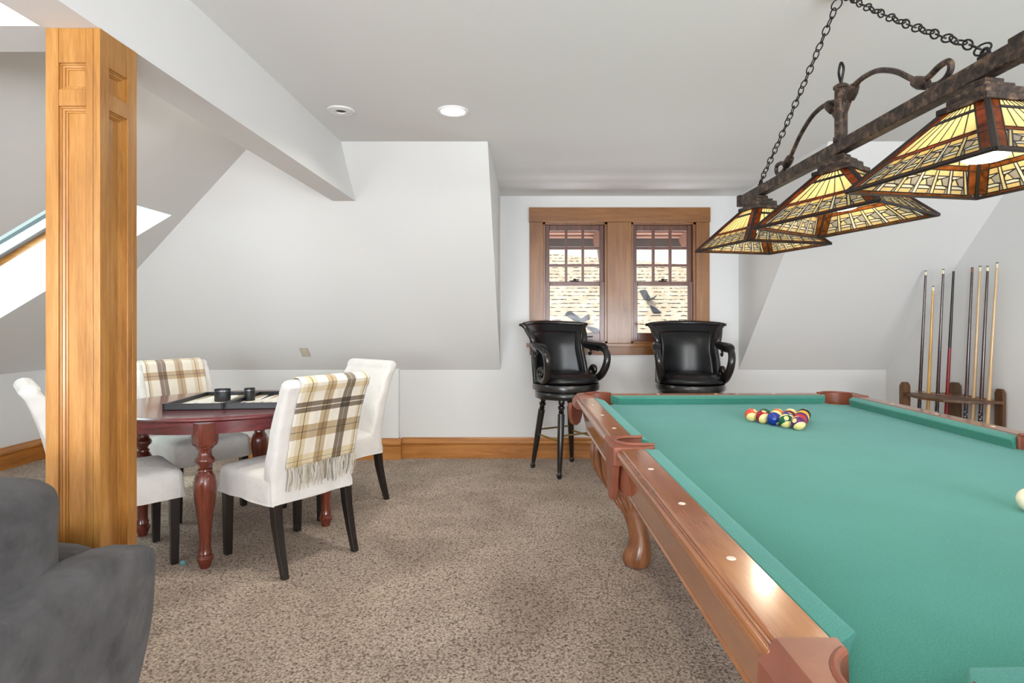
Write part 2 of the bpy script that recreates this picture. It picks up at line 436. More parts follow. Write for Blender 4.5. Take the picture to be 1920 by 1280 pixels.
# skylight shaft, wooden frame and glass
def shaft(d0, d1, ins, tk, mat, name, parent=None):
    m = MB(); a = nl*d0; dv = nl*(d1-d0)
    x0, x1, y0, y1 = SX0+ins, SX1-ins, SY0+ins, SY1-ins
    def bar(xa, xb_, ya, yb_):
        m.extrude([Vector(pl(xa, ya))+a, Vector(pl(xa, yb_))+a, Vector(pl(xb_, yb_))+a, Vector(pl(xb_, ya))+a], dv)
    bar(x0-tk, x0, y0-tk, y1+tk); bar(x1, x1+tk, y0-tk, y1+tk); bar(x0, x1, y0-tk, y0); bar(x0, x1, y1, y1+tk)
    return m.build(name, mat, parent)
sk = thing('window_3', 'roof window set deep in the left slope', 'skylight', pl(SX0, SY0)); sk['kind'] = 'structure'
del sk['label']; del sk['category']
def reparent(o, p): o.parent = p; o.matrix_parent_inverse = Matrix.Translation(-Vector(p.location)); return o
reparent(shaft(0.0501, 0.30, 0.0, 0.03, 'white_paint', 'reveal'), sk)
reparent(shaft(0.30, 0.38, 0.0, 0.05, 'honey_x', 'frame'), sk)
reparent(shaft(0.34, 0.42, 0.05, 0.05, 'frame_gray', 'sash'), sk)
m = MB(); a = nl*0.38
m.extrude([Vector(pl(SX0, SY0))+a, Vector(pl(SX0, SY1))+a, Vector(pl(SX1, SY1))+a, Vector(pl(SX1, SY0))+a], nl*0.006)
reparent(m.build('glass', 'skylight_glass'), sk)

# white access panel on the knee wall, behind the chair
m = MB(); m.box((-1.62, D-0.05, 0.185), (-1.165, D, 0.80)); struct(m.build('door_1', 'white_paint', bevel=0.004))
# baseboards: plinth, groove and rounded cap
def baseboard(name, p0, p1, nrm, mat, h=0.185, t=0.02):
    p0 = Vector(p0); p1 = Vector(p1); n = Vector(nrm); up = Vector((0, 0, 1))
    prof = [(0, 0), (t, 0), (t, h*0.62), (t*0.75, h*0.64), (t*0.75, h*0.67), (t*1.35, h*0.70), (t*1.45, h*0.76), (t*1.2, h*0.84), (t*0.6, h*0.93), (t*0.4, h), (0, h)]
    m = MB(); m.extrude([p0+n*a+up*b for a, b in prof], p1-p0); return struct(m.build(name, mat))
baseboard('baseboard_back', (-1.14, D, 0), (XR, D, 0), (0, -1, 0), 'honey_x')
baseboard('baseboard_back_left', (XL, D, 0), (-1.62, D, 0), (0, -1, 0), 'honey_x')
baseboard('baseboard_panel', (-1.64, D-0.05, 0), (-1.14, D-0.05, 0), (0, -1, 0), 'honey_x', 0.185, 0.022)
m = MB(); m.box((-1.64, D-0.05, 0), (-1.14, D, 0.18)); struct(m.build('trim_4', 'honey_x'))
baseboard('baseboard_left', (XL, YF, 0), (XL, D, 0), (1, 0, 0), 'honey_y')
baseboard('baseboard_right', (XR, YF, 0), (XR, D, 0), (-1, 0, 0), 'honey_y')

# window casing
m = MB()
yc = D-0.022
m.mat('casing_x').box((-0.005, yc-0.008, 2.112), (1.615, D, 2.243))
m.mat('casing_z').box((0.0, yc, 1.03), (0.12, D, 2.112)); m.box((0.695, yc, 1.03), (0.91, D, 2.112)); m.box((1.49, yc, 1.03), (1.61, D, 2.112))
struct(m.build('trim_5', bevel=0.002, bseg=1))
m = MB(); m.mat('casing_x').box((-0.03, D-0.055, 0.998), (1.64, D, 1.03)); m.box((0.0, yc, 0.925), (1.61, D, 0.998))
struct(m.build('trim_6', bevel=0.003, bseg=2))
def sash_window(name, x0, x1):
    r = bpy.data.objects.new(name, None); COL.objects.link(r); r.location = (x0, D, WZ0); r['kind'] = 'structure'
    w_, h_ = x1-x0, WZ1-WZ0
    m = MB(); # jambs
    for a in ((0, 0.022), (w_-0.022, w_)): m.box((a[0], 0.0, 0), (a[1], 0.13, h_))
    m.box((0, 0, 0), (w_, 0.13, 0.015)); m.box((0, 0, h_-0.02), (w_, 0.13, h_)); m.build('jamb', 'casing_z', r)
    m = MB()
    for a in (0.022, w_-0.034): m.box((a, 0.065, 0.53), (a+0.012, 0.085, h_-0.02))
    m.build('jamb_liner', 'white_paint', r)
    def sash(nm, z0, z1, y, st, tr, brl):
        s = MB(); xa, xb_ = 0.024, w_-0.024
        s.box((xa, y, z0), (xa+st, y+0.035, z1)); s.box((xb_-st, y, z0), (xb_, y+0.035, z1))
        s.box((xa+st, y, z0), (xb_-st, y+0.035, z0+brl)); s.box((xa+st, y, z1-tr), (xb_-st, y+0.035, z1))
        o = s.build(nm, 'sash_wood', r, bevel=0.003, bseg=1)
        g = MB(); g.box((xa+st, y+0.015, z0+brl), (xb_-st, y+0.019, z1-tr)); g.build('pane', 'window_glass', o)
        return o, (xa+st, xb_-st, z0+brl, z1-tr)
    up, (a, b, c, d) = sash('upper_sash', 0.515, h_-0.02, 0.05, 0.038, 0.05, 0.03)
    mm = MB()
    for k in (1, 2):
        x = lerp(a, b, k/3); mm.box((x-0.011, 0.052, c), (x+0.011, 0.083, d))
        z = lerp(c, d, k/3); mm.box((a, 0.053, z-0.011), (b, 0.082, z+0.011))
    mm.build('muntin', 'sash_wood', up)
    lo, (a, b, c, d) = sash('lower_sash', 0.015, 0.553, 0.012, 0.04, 0.035, 0.075)
    lk = MB(); lk.box((w_/2-0.035, 0.0, 0.553), (w_/2+0.035, 0.045, 0.563)); lk.lathe([(0.014, 0.563), (0.014, 0.578), (0.005, 0.58)], 10, Matrix.Translation((w_/2, 0.02, 0)))
    lk.box((w_/2-0.01, 0.0, 0.566), (w_/2+0.04, 0.012, 0.574)); lk.build('sash_lock', 'dark_metal', lo)
    hd = MB(); hd.box((w_*0.62, -0.006, 0.05), (w_*0.62+0.09, 0.012, 0.062)); hd.build('sash_lift', 'dark_metal', lo)
    return r
sash_window('window_1', *W1); sash_window('window_2', *W2)
for i, (a, b) in enumerate(FW):  # frames and panes of the unseen rear windows, added to let light in
    r = bpy.data.objects.new('window_%d' % (4+i), None); COL.objects.link(r); r.location = (a, YF, FZ0); r['kind'] = 'structure'
    m = MB(); w_, h_ = b-a, FZ1-FZ0
    m.box((0, -0.1, 0), (0.07, 0, h_)); m.box((w_-0.07, -0.1, 0), (w_, 0, h_)); m.box((w_/2-0.04, -0.1, 0), (w_/2+0.04, 0, h_))
    m.box((0, -0.1, 0), (w_, 0, 0.07)); m.box((0, -0.1, h_-0.07), (w_, 0, h_)); m.build('frame', 'casing_z', r)
    m = MB(); m.box((0.07, -0.06, 0.07), (w_-0.07, -0.055, h_-0.07)); m.build('pane', 'window_glass', r)

# outside: eave soffit, corbels, neighbouring shingled roof
m = MB()
for k in range(6):
    y = D+0.14+k*0.145; m.box((-0.6, y, 2.205-0.02*k), (2.3, y+0.147, 2.235-0.02*k))
struct(m.build('trim_7', 'outer_soffit', bevel=0.004, bseg=1))
m = MB(); m.box((-0.6, D+1.0, 2.02), (2.3, D+1.03, 2.12)); struct(m.build('trim_8', 'outer_fascia'))
for x in (0.71, 1.62):
    m = MB(); m.extrude([(x-0.04, D+0.14, 2.2), (x-0.04, D+0.93, 2.165), (x-0.04, D+0.93, 2.06), (x-0.04, D+0.8, 1.98), (x-0.04, D+0.55, 1.93), (x-0.04, D+0.4, 1.78), (x-0.04, D+0.14, 1.7)], (0.08, 0, 0))
    o = m.build('corbel', 'outer_soffit', bevel=0.006)
    tag(o, 'brown wooden corbel under the eave seen through the %s window' % ('left' if x < 1 else 'right'), 'bracket', 'eave corbels')
rf = thing('shingled_roof', 'cream shingled roof of dark broken rows seen through both windows', 'roof', (1.2, 7.4, 0.55))
m = MB(); m.extrude([(-3.2, 0, -0.06), (4.0, 0, -0.06), (4.0, 2.45, -0.06), (1.6, 2.84, -0.06), (-0.9, 3.27, -0.06), (-3.2, 3.5, -0.06)], (0, 0, 0.06)); o = m.build('roof_slope', 'shingles', rf); o.rotation_euler = (math.radians(34), 0, 0)
Mroof = Matrix.Rotation(math.radians(34), 4, 'X')
m = MB(); m.box((-3.2, 0.15, -1.2), (4.0, 0.25, -0.04)); m.build('wall', 'outer_soffit', rf)
def bracket(label, X, Yl, ang, flip):
    e = thing('roof_bracket', label, 'bracket', Vector((1.2, 7.4, 0.55))+(Mroof @ Vector((X-1.2, Yl, 0.012))), 0, 'dark metal roof brackets'); e.scale = (1.0, 1.5, 1.5)
    e.rotation_euler = (Matrix.Rotation(math.radians(34), 4, 'X') @ Matrix.Rotation(ang, 4, 'Z')).to_euler()
    a = MB(); a.extrude([(-0.05, 0.02, 0), (0.05, 0.0, 0), (0.04, 0.20, 0), (-0.06, 0.19, 0)], (0, 0, 0.012)); a.build('plate', 'slate_metal', e, bevel=0.003, bseg=1)
    a = MB(); a.extrude([(-0.04, 0.0, 0.0), (0.06, 0.03, 0.0), (0.11, -0.03, 0.07), (0.02, -0.12, 0.09), (-0.04, -0.05, 0.03)], (0, 0, 0.012)); a.build('fin', 'slate_metal', e, bevel=0.003, bseg=1)
    a = MB(); a.extrude([(-0.02, -0.1, 0.0), (0.05, -0.14, 0.0), (0.10, -0.24, 0.0), (-0.02, -0.23, 0.0)], (0, 0, 0.012)); a.build('foot', 'slate_metal', e, bevel=0.003, bseg=1)
bracket('dark folded metal bracket low on the shingles outside the left window', 0.73, 1.15, 0.6, 1)
bracket('dark folded metal bracket on the shingles outside the right window', 1.80, 1.72, 0.1, 1)

# ------------------------------------------------------------ panelled column
CX0, CX1, CY0, CY1 = -1.333, -1.182, 1.60, 1.75
cw = CX1-CX0
colm = thing('panelled_column', 'square honey-stained wooden column with recessed panels beneath the beam', 'column', ((CX0+CX1)/2, (CY0+CY1)/2, 0))
m = MB(); hw = cw/2; rc = 0.020
m.box((-hw+rc, -hw+rc, 0), (hw-rc, hw-rc, ZB)); m.build('core_panel', 'honey_z', colm)
st = 0.036; panels = [(1.882, 1.954), (0.30, 1.835)]
sides = MB(); mold = MB()
for k in range(4):
    M = Matrix.Rotation(k*PI/2, 4, 'Z')
    sides.box((-hw, -hw, 0), (-hw+st, -hw+rc-0.0003, ZB), M); sides.box((hw-st-0.004, -hw, 0), (hw-rc, -hw+rc-0.0003, ZB), M)
    for a, b in ((0, panels[1][0]), (panels[1][1], panels[0][0]), (panels[0][1], ZB)):
        sides.box((-hw+st, -hw+0.0006, a), (hw-st-0.004, -hw+rc-0.0003, b), M)
    x0, x1 = -hw+st, hw-st-0.004
    for a, b in panels:
        for q in range(4):   # ogee bead round each recess
            prof = [(0.0, 0), (0.014, 0), (0.0135, -0.003), (0.010, -0.0045), (0.0095, -0.008), (0.004, -0.0095), (0.0035, -0.013), (0, -0.0135)]
            if q == 0: P = [Vector((x0+u, -hw+rc+v, a)) for u, v in prof]; vec = (0, 0, b-a)
            elif q == 1: P = [Vector((x1-u, -hw+rc+v, a)) for u, v in prof]; vec = (0, 0, b-a)
            elif q == 2: P = [Vector((x0, -hw+rc+v, a+u)) for u, v in prof]; vec = (x1-x0, 0, 0)
            else: P = [Vector((x0, -hw+rc+v, b-u)) for u, v in prof]; vec = (x1-x0, 0, 0)
            mold.extrude(P, vec, M)
sides.build('stile_frame', 'honey_z', colm, bevel=0.0015, bseg=1); mold.build('panel_moulding', 'honey_z', colm)
m = MB(); m.box((-hw-0.001, -hw-0.001, 0), (hw+0.001, hw+0.001, 0.17)); m.build('plinth', 'honey_x', colm)

# ------------------------------------------------------------ ceiling lights, outlet
def downlight(x, y, lit, label, R=0.082):
    e = thing('recessed_light', label, 'ceiling light', (x, y, HC), 0, 'recessed ceiling lights')
    m = MB(); m.lathe([(R, 0.0), (R, -0.004), (R*0.93, -0.008), (R*0.80, -0.005), (R*0.78, 0.0)], 40, cap=False); m.build('trim_ring', 'white_paint', e)
    if lit:
        m = MB(); m.lathe([(0.001, -0.003), (R*0.79, -0.003), (R*0.79, -0.001), (0.001, -0.001)], 40); m.build('lens', 'downlight_lens', e)
        l = lamp('downlight_glow', 'AREA', (x, y, HC-0.012), 10, (1.0, 0.93, 0.82), 0.13); l.data.spread = math.radians(150)
        l.rotation_euler = (0, 0, 0)
    else:
        m = MB(); m.lathe([(R*0.79, -0.004), (R*0.5, -0.012), (R*0.42, -0.010), (R*0.40, -0.002), (0.001, -0.002)], 32, cap=False); m.build('eyeball', 'white_paint', e)
        m = MB(); m.lathe([(0.001, -0.0035), (R*0.38, -0.0035), (R*0.38, -0.003), (0.001, -0.003)], 24); m.build('bulb_face', 'dark_metal', e)
downlight(-0.41, 3.11, True, 'lit round recessed light in the flat ceiling')
downlight(-1.54, 2.95, True, 'lit recessed light in the narrow ceiling strip left of the beam, above the dining table', 0.075)
downlight(-1.006, 3.10, False, 'unlit white eyeball recessed light beside the ceiling beam', 0.07)

ou = thing('wall_outlet', 'beige double outlet on the sloping wall above the dining chairs', 'outlet', (-1.95, 5.05, KZ+0.17))
ou.rotation_euler = (math.radians(-45)+PI, 0, 0)
ou.rotation_euler = Vector((0, -1, -1)).to_track_quat('Z', 'Y').to_euler()
m = MB(); m.box((-0.037, -0.058, -0.001), (0.037, 0.058, 0.006)); m.build('cover_plate', 'plastic_plate', ou, bevel=0.003)
for s in (-1, 1):
    m = MB(); m.box((-0.017, s*0.024-0.014, 0.006), (0.017, s*0.024+0.014, 0.008)); r = m.build('receptacle', 'cream', ou, bevel=0.003)
    m = MB(); m.box((-0.009, s*0.024-0.005, 0.008), (-0.006, s*0.024+0.007, 0.0085)); m.box((0.006, s*0.024-0.005, 0.008), (0.009, s*0.024+0.007, 0.0085)); m.build('slot', 'void', r)
# ------------------------------------------------------------ dining table
tb = thing('dining_table', 'oval cherry-stained dining table on turned legs with a backgammon set open on it', 'table', (-1.78, 3.43, 0))
RX, RY, TZ = 0.64, 0.59, 0.76
m = MB(); m.lathe([(0.93, 0.734), (0.965, 0.735), (0.975, 0.740), (0.998, 0.742), (1.004, 0.747), (1.002, 0.752), (0.992, 0.754), (0.985, 0.758), (0.972, TZ)], 96, None, RX, RY)
m.build('tabletop', 'cherry', tb)
for o in tb.children:
    for p in o.data.polygons:
        if len(p.vertices) > 4: p.use_smooth = False
m = MB(); m.lathe([(0.90, 0.672), (0.930, 0.672), (0.930, 0.734), (0.90, 0.734)], 96, None, RX, RY)
ap = m.build('apron', 'cherry', tb)
for p in ap.data.polygons:
    if len(p.vertices) > 4: p.use_smooth = False
legprof = [(0.001, 0), (0.022, 0.0), (0.026, 0.012), (0.032, 0.03), (0.038, 0.042), (0.040, 0.052), (0.034, 0.062), (0.028, 0.068), (0.032, 0.074), (0.030, 0.082), (0.026, 0.10),
           (0.027, 0.16), (0.032, 0.22), (0.040, 0.29), (0.049, 0.35), (0.054, 0.395), (0.053, 0.43), (0.046, 0.46), (0.036, 0.478), (0.030, 0.484), (0.035, 0.488), (0.034, 0.496),
           (0.026, 0.502), (0.030, 0.515), (0.044, 0.53), (0.047, 0.54), (0.044, 0.55), (0.034, 0.562), (0.029, 0.585), (0.034, 0.598), (0.040, 0.603), (0.040, 0.612), (0.001, 0.612)]
for (x, y) in ((-1.63, 2.92), (-2.23, 3.35), (-1.23, 3.51), (-1.83, 3.94)):
    dx, dy = x+1.78, y-3.43
    m = MB(); m.lathe(legprof, 28, Matrix.Translation((dx, dy, 0)))
    Mx = Matrix.Translation((dx, dy, 0)) @ Matrix.Rotation(math.radians(56-90), 4, 'Z')
    b = 0.049; c = 0.014
    P = [(-b+c, -b), (b-c, -b), (b, -b+c), (b, b-c), (b-c, b), (-b+c, b), (-b, b-c), (-b, -b+c)]
    m.rings([[Mx @ Vector((px*k, py*k, z)) for px, py in P] for k, z in ((0.7, 0.607), (0.92, 0.617), (1.0, 0.635), (1.0, 0.729))], True, True, False)
    m.build('leg', 'cherry_leg', tb)

# backgammon set: two hinged trays
bg = thing('backgammon_board', 'open black backgammon board with cream and tan points lying on the dining table', 'board game', (-1.645, 3.13, TZ), 0.0)
bg.rotation_euler = (0, 0, math.radians(6))
for k in (-1, 0):
    x0, x1 = (k*0.315, k*0.315+0.313)
    m = MB(); y1 = 0.52; hh = 0.034; t_ = 0.016
    m.box((x0, 0, 0), (x1, y1, 0.008)); m.box((x0, 0, 0), (x1, t_, hh)); m.box((x0, y1-t_, 0), (x1, y1, hh)); m.box((x0, 0, 0), (x0+t_, y1, hh)); m.box((x1-t_, 0, 0), (x1, y1, hh))
    tr = m.build('tray', 'black_vinyl', bg, bevel=0.002, bseg=2)
    m = MB(); m.box((x0+t_, t_, 0.008), (x1-t_, y1-t_, 0.012)); m.build('playing_field', 'board_cream', tr)
    for s in range(6):
        w_ = (x1-x0-2*t_)/6; xa = x0+t_+s*w_
        for top in (0, 1):
            m = MB(); ya = t_ if not top else y1-t_; yt = t_+0.2 if not top else y1-t_-0.2
            m.extrude([(xa+0.003, ya, 0.012), (xa+w_-0.003, ya, 0.012), (xa+w_/2, yt, 0.012)], (0, 0, 0.0012))
            m.build('point', ('board_tan' if (s+top) % 2 else 'black_vinyl') if k == 0 or s > 3 else ('board_tan' if (s+top) % 2 else 'white_paint'), tr)
def cup(x, y, sx, label):
    e = thing('dice_cup', label, 'dice cup', (x, y, TZ+0.012), 0.15, 'dice cups in the backgammon set')
    m = MB(); m.lathe([(0.001, 0), (0.028, 0), (0.029, 0.004), (0.029, 0.060), (0.026, 0.060), (0.026, 0.005), (0.001, 0.005)], 32, None, sx, 1); m.build('body', 'black_vinyl', e)
    m = MB(); m.lathe([(0.0265, 0.060), (0.0292, 0.060), (0.0292, 0.0625), (0.0265, 0.0625)], 32, None, sx, 1, cap=False); m.build('rim', 'chrome', e)
    m = MB(); m.lathe([(0.0262, 0.0625), (0.0294, 0.0625), (0.0294, 0.072), (0.0262, 0.072)], 32, None, sx, 1, cap=False); m.build('collar', 'black_vinyl', e)
cup(-1.775, 3.36, 1.5, 'wide oval black dice cup standing in the left tray of the backgammon board')
cup(-1.635, 3.395, 1.0, 'narrow round black dice cup standing in the right tray of the backgammon board')

# ------------------------------------------------------------ slipcovered chairs
BP = [(0.46, -0.150, -0.240), (0.56, -0.168, -0.254), (0.68, -0.200, -0.280), (0.79, -0.240, -0.315), (0.88, -0.278, -0.350), (0.92, -0.297, -0.378)]  # z, front y, rear y
def make_chair(label, rnd=0):
    e = thing('dining_chair', label, 'chair', (0, 0, 0), 0, 'white slipcovered chairs at the dining table')
    rg = random.Random(rnd)
    # seat cover: rounded box of stacked outlines with a softly domed top and loose skirt
    def outline(hx, y0, y1, r, z, n=5, wob=0.0):
        P = []
        for cx, cy, a0 in ((hx-r, y1-r, 0), (-hx+r, y1-r, PI/2), (-hx+r, y0+r, PI), (hx-r, y0+r, 1.5*PI)):
            for i in range(n+1):
                a = a0+PI/2*i/n; P.append(Vector((cx+r*math.cos(a), cy+r*math.sin(a), z)))
        Q = []
        for i, p in enumerate(P):
            q = P[(i+1) % len(P)]; L = (q-p).length; k = 8 if L > 0.1 else 1
            for j in range(k): Q.append(p.lerp(q, j/k))
        if wob:
            for i, p in enumerate(Q):
                d = Vector((p.x, p.y, 0)).normalized(); Q[i] = p+d*wob*math.sin(i*2.1+rnd)+Vector((0, 0, wob*0.8*math.sin(i*1.3+rnd)))
        return Q
    R = []
    for z, s, wb in ((0.342, 0.004, 0.003), (0.352, 0.006, 0.003), (0.38, 0.003, 0.002), (0.43, 0.0, 0.001), (0.455, -0.002, 0), (0.472, -0.010, 0), (0.482, -0.026, 0)):
        R.append(outline(0.238+s, -0.235-s, 0.262+s, 0.03, z, 4, wb))
    for k, z in ((0.75, 0.490), (0.45, 0.495), (0.12, 0.496)):
        R.append([Vector((p.x*k, 0.013+(p.y-0.013)*k, z)) for p in outline(0.212, -0.21, 0.236, 0.03, z, 4)])
    m = MB(); m.rings(R, True, True); m.build('seat_cover', 'linen', e)
    # back cover
    m = MB(); R = []
    hx = 0.236
    prof = [(0.345, -0.225, -0.246)]+BP
    def sec(z, yf, yr, hx, r, dz=0):
        P = []
        for cx, cy, a0 in ((hx-r, yf-r, 0), (-hx+r, yf-r, PI/2), (-hx+r, yr+r, PI), (hx-r, yr+r, 1.5*PI)):
            for i in range(5):
                a = a0+PI/2*i/4; P.append(Vector((cx+r*math.cos(a), cy+r*math.sin(a), z)))
        Q = []
        for i, p in enumerate(P):
            q = P[(i+1) % len(P)]; k = 8 if (q-p).length > 0.1 else 1
            for j in range(k): Q.append(p.lerp(q, j/k))
        return Q
    pts = []
    for i in range(len(prof)-1):
        for j in range(4):
            t_ = j/4; pts.append(tuple(lerp(prof[i][q], prof[i+1][q], t_) for q in range(3)))
    pts.append(prof[-1])
    for i, (z, a, b) in enumerate(pts):
        R.append(sec(z, a+0.004*math.sin(i*0.9+rnd), b, hx+0.0015*math.sin(i*1.1+rnd), 0.010 if z < 0.4 else 0.024))
    for q, (dz, sh) in enumerate(((0.018, 0.004), (0.030, 0.014), (0.036, 0.028), (0.038, 0.040))):
        a, b = prof[-1][1], prof[-1][2]; R.append(sec(0.92+dz, a-sh, b+sh, hx-sh*0.8, min(0.022, (a-b-2*sh)/2-0.001)))
    m.rings(R, True, True); m.build('back_cover', 'linen', e)
    # piping along the skirt hem
    m = MB(); m.tube(outline(0.244, -0.241, 0.268, 0.03, 0.344, 4, 0.003), 0.0035, 6, True); m.build('hem_piping', 'linen', e)
    for sx in (-1, 1):
        m = MB(); R = []
        for z, hw_, off in ((0, 0.017, 0.0), (0.40, 0.023, 0.0)):
            x = sx*0.205; y = 0.222; R.append([Vector((x+a*hw_, y+b*hw_, z)) for a, b in ((-1,-1),(1,-1),(1,1),(-1,1))])
        m.rings(R, True, True, False); m.build('leg', 'espresso', e, bevel=0.002, bseg=1)
        m = MB(); R = []
        for z, hw_, off in ((0, 0.015, -0.085), (0.12, 0.018, -0.050), (0.25, 0.021, -0.018), (0.40, 0.023, 0.0)):
            x = sx*0.205; y = -0.215+off; R.append([Vector((x+a*hw_, y+b*hw_, z)) for a, b in ((-1,-1),(1,-1),(1,1),(-1,1))])
        m.rings(R, True, True, False); m.build('leg', 'espresso', e, bevel=0.002, bseg=1)
    return e
def place(e, fmid, face):
    f = Vector(face).normalized(); a = math.atan2(f.y, f.x)-PI/2
    c = Vector(fmid)-f*0.222; e.location = (c.x, c.y, 0); e.rotation_euler = (0, 0, a); return e
chA = place(make_chair('white slipcovered chair with its back turned, wearing a fringed plaid throw', 1), (-1.485, 3.255), (-0.82, 0.57))
chB = place(make_chair('white slipcovered chair half hidden behind the wooden column', 2), (-1.955, 3.115), (0.72, 0.69))
chC = place(make_chair('white slipcovered chair behind the table facing out under a pale plaid throw', 3), (-2.03, 3.72), (0.82, -0.57))
chD = place(make_chair('white slipcovered chair at the back right with no throw, nearest the white wall panel', 4), (-1.46, 3.72), (-0.58, -0.81))

def throw(chair, x0, x1, zr, zf, label, mat, fr=True, cx=0):
    """plaid blanket hung over a chair back: rear drop to zr, front drop to zf"""
    e = thing('throw_blanket', label, 'blanket', tuple(chair.location), chair.rotation_euler.z, 'plaid throws on the dining chairs')
    def rear(z):
        for i in range(len(BP)-1):
            if z <= BP[i+1][0] or i == len(BP)-2: break
        if z < BP[0][0]: return lerp(-0.246, -0.240, (z-0.345)/0.115)
        t_ = (z-BP[i][0])/(BP[i+1][0]-BP[i][0]); return lerp(BP[i][2], BP[i+1][2], t_)
    def front(z):
        for i in range(len(BP)-1):
            if z <= BP[i+1][0] or i == len(BP)-2: break
        t_ = (z-BP[i][0])/(BP[i+1][0]-BP[i][0]); return lerp(BP[i][1], BP[i+1][1], t_)
    path = []
    n = 22
    for i in range(n): z = lerp(zr, 0.925, i/n); path.append((rear(z)-0.007, z))
    path += [(-0.386, 0.938), (-0.374, 0.955), (-0.352, 0.966), (-0.328, 0.966), (-0.304, 0.955), (-0.290, 0.938)]
    k = 14
    for i in range(1, k+1): z = lerp(0.925, zf, i/k); path.append((front(z)+0.007, z))
    L = [0]
    for a, b in zip(path, path[1:]): L.append(L[-1]+math.hypot(b[0]-a[0], b[1]-a[1]))
    m = MB(); uvl = m.bm.loops.layers.uv.new('UVMap'); nx = 26; V = []; U = {}
    for j, (y, z) in enumerate(path):
        row = []
        for i in range(nx+1):
            u = i/nx; x = lerp(x0, x1, u)
            rip = 0.0025*math.sin(u*17+z*9)+0.002*math.sin(u*31-z*14)
            d = max(0, (0.75-z))*0.02
            out = -1 if j < n+3 else 1
            v = m.bm.verts.new((x+0.006*math.sin(z*11)*(0.95-z)*2, y+out*(abs(rip)+d*0.2), z+(0.012*(u-0.5) if j == 0 else 0))); U[v] = (u, L[j]/0.62)
            row.append(v)
        V.append(row)
    for j in range(len(V)-1):
        for i in range(nx):
            f = m.face([V[j][i], V[j][i+1], V[j+1][i+1], V[j+1][i]], True)
            for l in f.loops: l[uvl].uv = U[l.vert]
    o = m.build('cloth', mat, e, solidify=0.004)
    if fr:
        m = MB(); rg = random.Random(5); cols = ['cream', 'board_tan', 'frame_gray', 'cream', 'plain']
        m.mats = []; N = 84
        for i in range(N):
            x = lerp(x0+0.003, x1-0.003, i/(N-1)); z = zr+0.004; y = rear(zr)-0.008-rg.random()*0.006
            m.mat(rg.choice(['tassel_light', 'tassel_light', 'tassel_tan', 'tassel_gray']))
            ln = rg.uniform(0.085, 0.125); P = []
            ph = rg.random()*6; am = rg.uniform(0.003, 0.010)
            for q in range(7):
                t_ = q/6; P.append((x+am*math.sin(ph+t_*3.2)-am*math.sin(ph), y-0.004*math.sin(ph+t_*2), z-ln*t_))
            m.tube(P, rg.uniform(0.0013, 0.0024), 5)
        f = m.build('fringe', None, e); f['kind'] = 'stuff'
    return e
plain('tassel_light', srgb(222, 214, 200), 0.95); plain('tassel_tan', srgb(186, 172, 146), 0.95); plain('tassel_gray', srgb(130, 124, 118), 0.95)
throw(chA, -0.172, 0.236, 0.515, 0.80, 'beige plaid throw with long fringe hanging down the turned back of the front chair', 'plaid_front')
throw(chC, -0.19, 0.20, 0.62, 0.56, 'pale plaid throw over the chair facing out behind the table', 'plaid_back', False)
m = MB(); m.sphere((0, 0, 0.012), 0.014, 8, 6, (1.0, 0.6, 1.0)); o = m.build('scrap', 'teal_scrap'); o.location = (-1.757, 2.945, 0)
tag(o, 'tiny teal scrap on the carpet against a dining chair leg', 'scrap')

# ------------------------------------------------------------ sofa
sf = thing('sofa', 'dark grey suede slipcovered sofa in the near corner beside the column', 'sofa', (-1.45, 0.55, 0))
def soft_box(a, b, r=0.05, sub=(6, 10, 6), M=None, amp=0.006, seed=0, taper=0.0, puff=0.0):
    """rounded, slightly rumpled upholstered block"""
    x0, y0, z0 = a; x1, y1, z1 = b; bm = bmesh.new()
    c = Vector(((x0+x1)/2, (y0+y1)/2, (z0+z1)/2)); h = Vector(((x1-x0)/2, (y1-y0)/2, (z1-z0)/2))
    bmesh.ops.create_cube(bm, size=2)
    bmesh.ops.subdivide_edges(bm, edges=bm.edges[:], cuts=11, use_grid_fill=True)
    rr = random.Random(seed); ph = [rr.random()*6 for _ in range(6)]
    for v in bm.verts:
        p = v.co.copy()
        def ax(t, hh):   # denser rows near the edges
            s = 1 if t >= 0 else -1; return s*(1-(1-abs(t))**1.6*1.0)*1.0 if False else t
        q = Vector((p.x*h.x, p.y*h.y, p.z*h.z))
        inner = Vector((max(-h.x+r, min(h.x-r, q.x)), max(-h.y+r, min(h.y-r, q.y)), max(-h.z+r, min(h.z-r, q.z))))
        d = q-inner
        if d.length > 1e-6: q = inner+d.normalized()*r
        if puff:
            k = (1-p.x**2)*(1-p.y**2)*(1-p.z**2); 
            q.x += puff*math.copysign(1, p.x)*(1-p.y**2)*(1-p.z**2) if abs(p.x) > 0.99 else 0
            q.z += puff*0.6*(1-p.y**2)*(1-p.x**2) if p.z > 0.99 else 0
            q.y += puff*0.6*math.copysign(1, p.y)*(1-p.x**2)*(1-p.z**2) if abs(p.y) > 0.99 else 0
        if taper: q.x *= 1-taper*(1-(q.z+h.z)/(2*h.z)); 
        n_ = d.normalized() if d.length > 1e-6 else Vector((0, 0, 0))
        w_ = math.sin(q.y*9+q.z*7+ph[0])*math.sin(q.x*11+q.z*5+ph[1])+0.6*math.sin(q.y*19-q.z*15+ph[2])
        q += n_*amp*w_; v.co = q+c
    if M: bmesh.ops.transform(bm, matrix=M, verts=bm.verts)
    o_ = MB(); o_.bm.free(); o_.bm = bm
    for f in bm.faces: f.smooth = True
    return o_
sx0, sy0 = 1.45, -0.55       # helper shift from world to the sofa's own base
def sofa_part(nm, a, b, **kw):
    return soft_box((a[0]+sx0, a[1]+sy0, a[2]), (b[0]+sx0, b[1]+sy0, b[2]), **kw).build(nm, 'gray_suede', sf, subsurf=1)
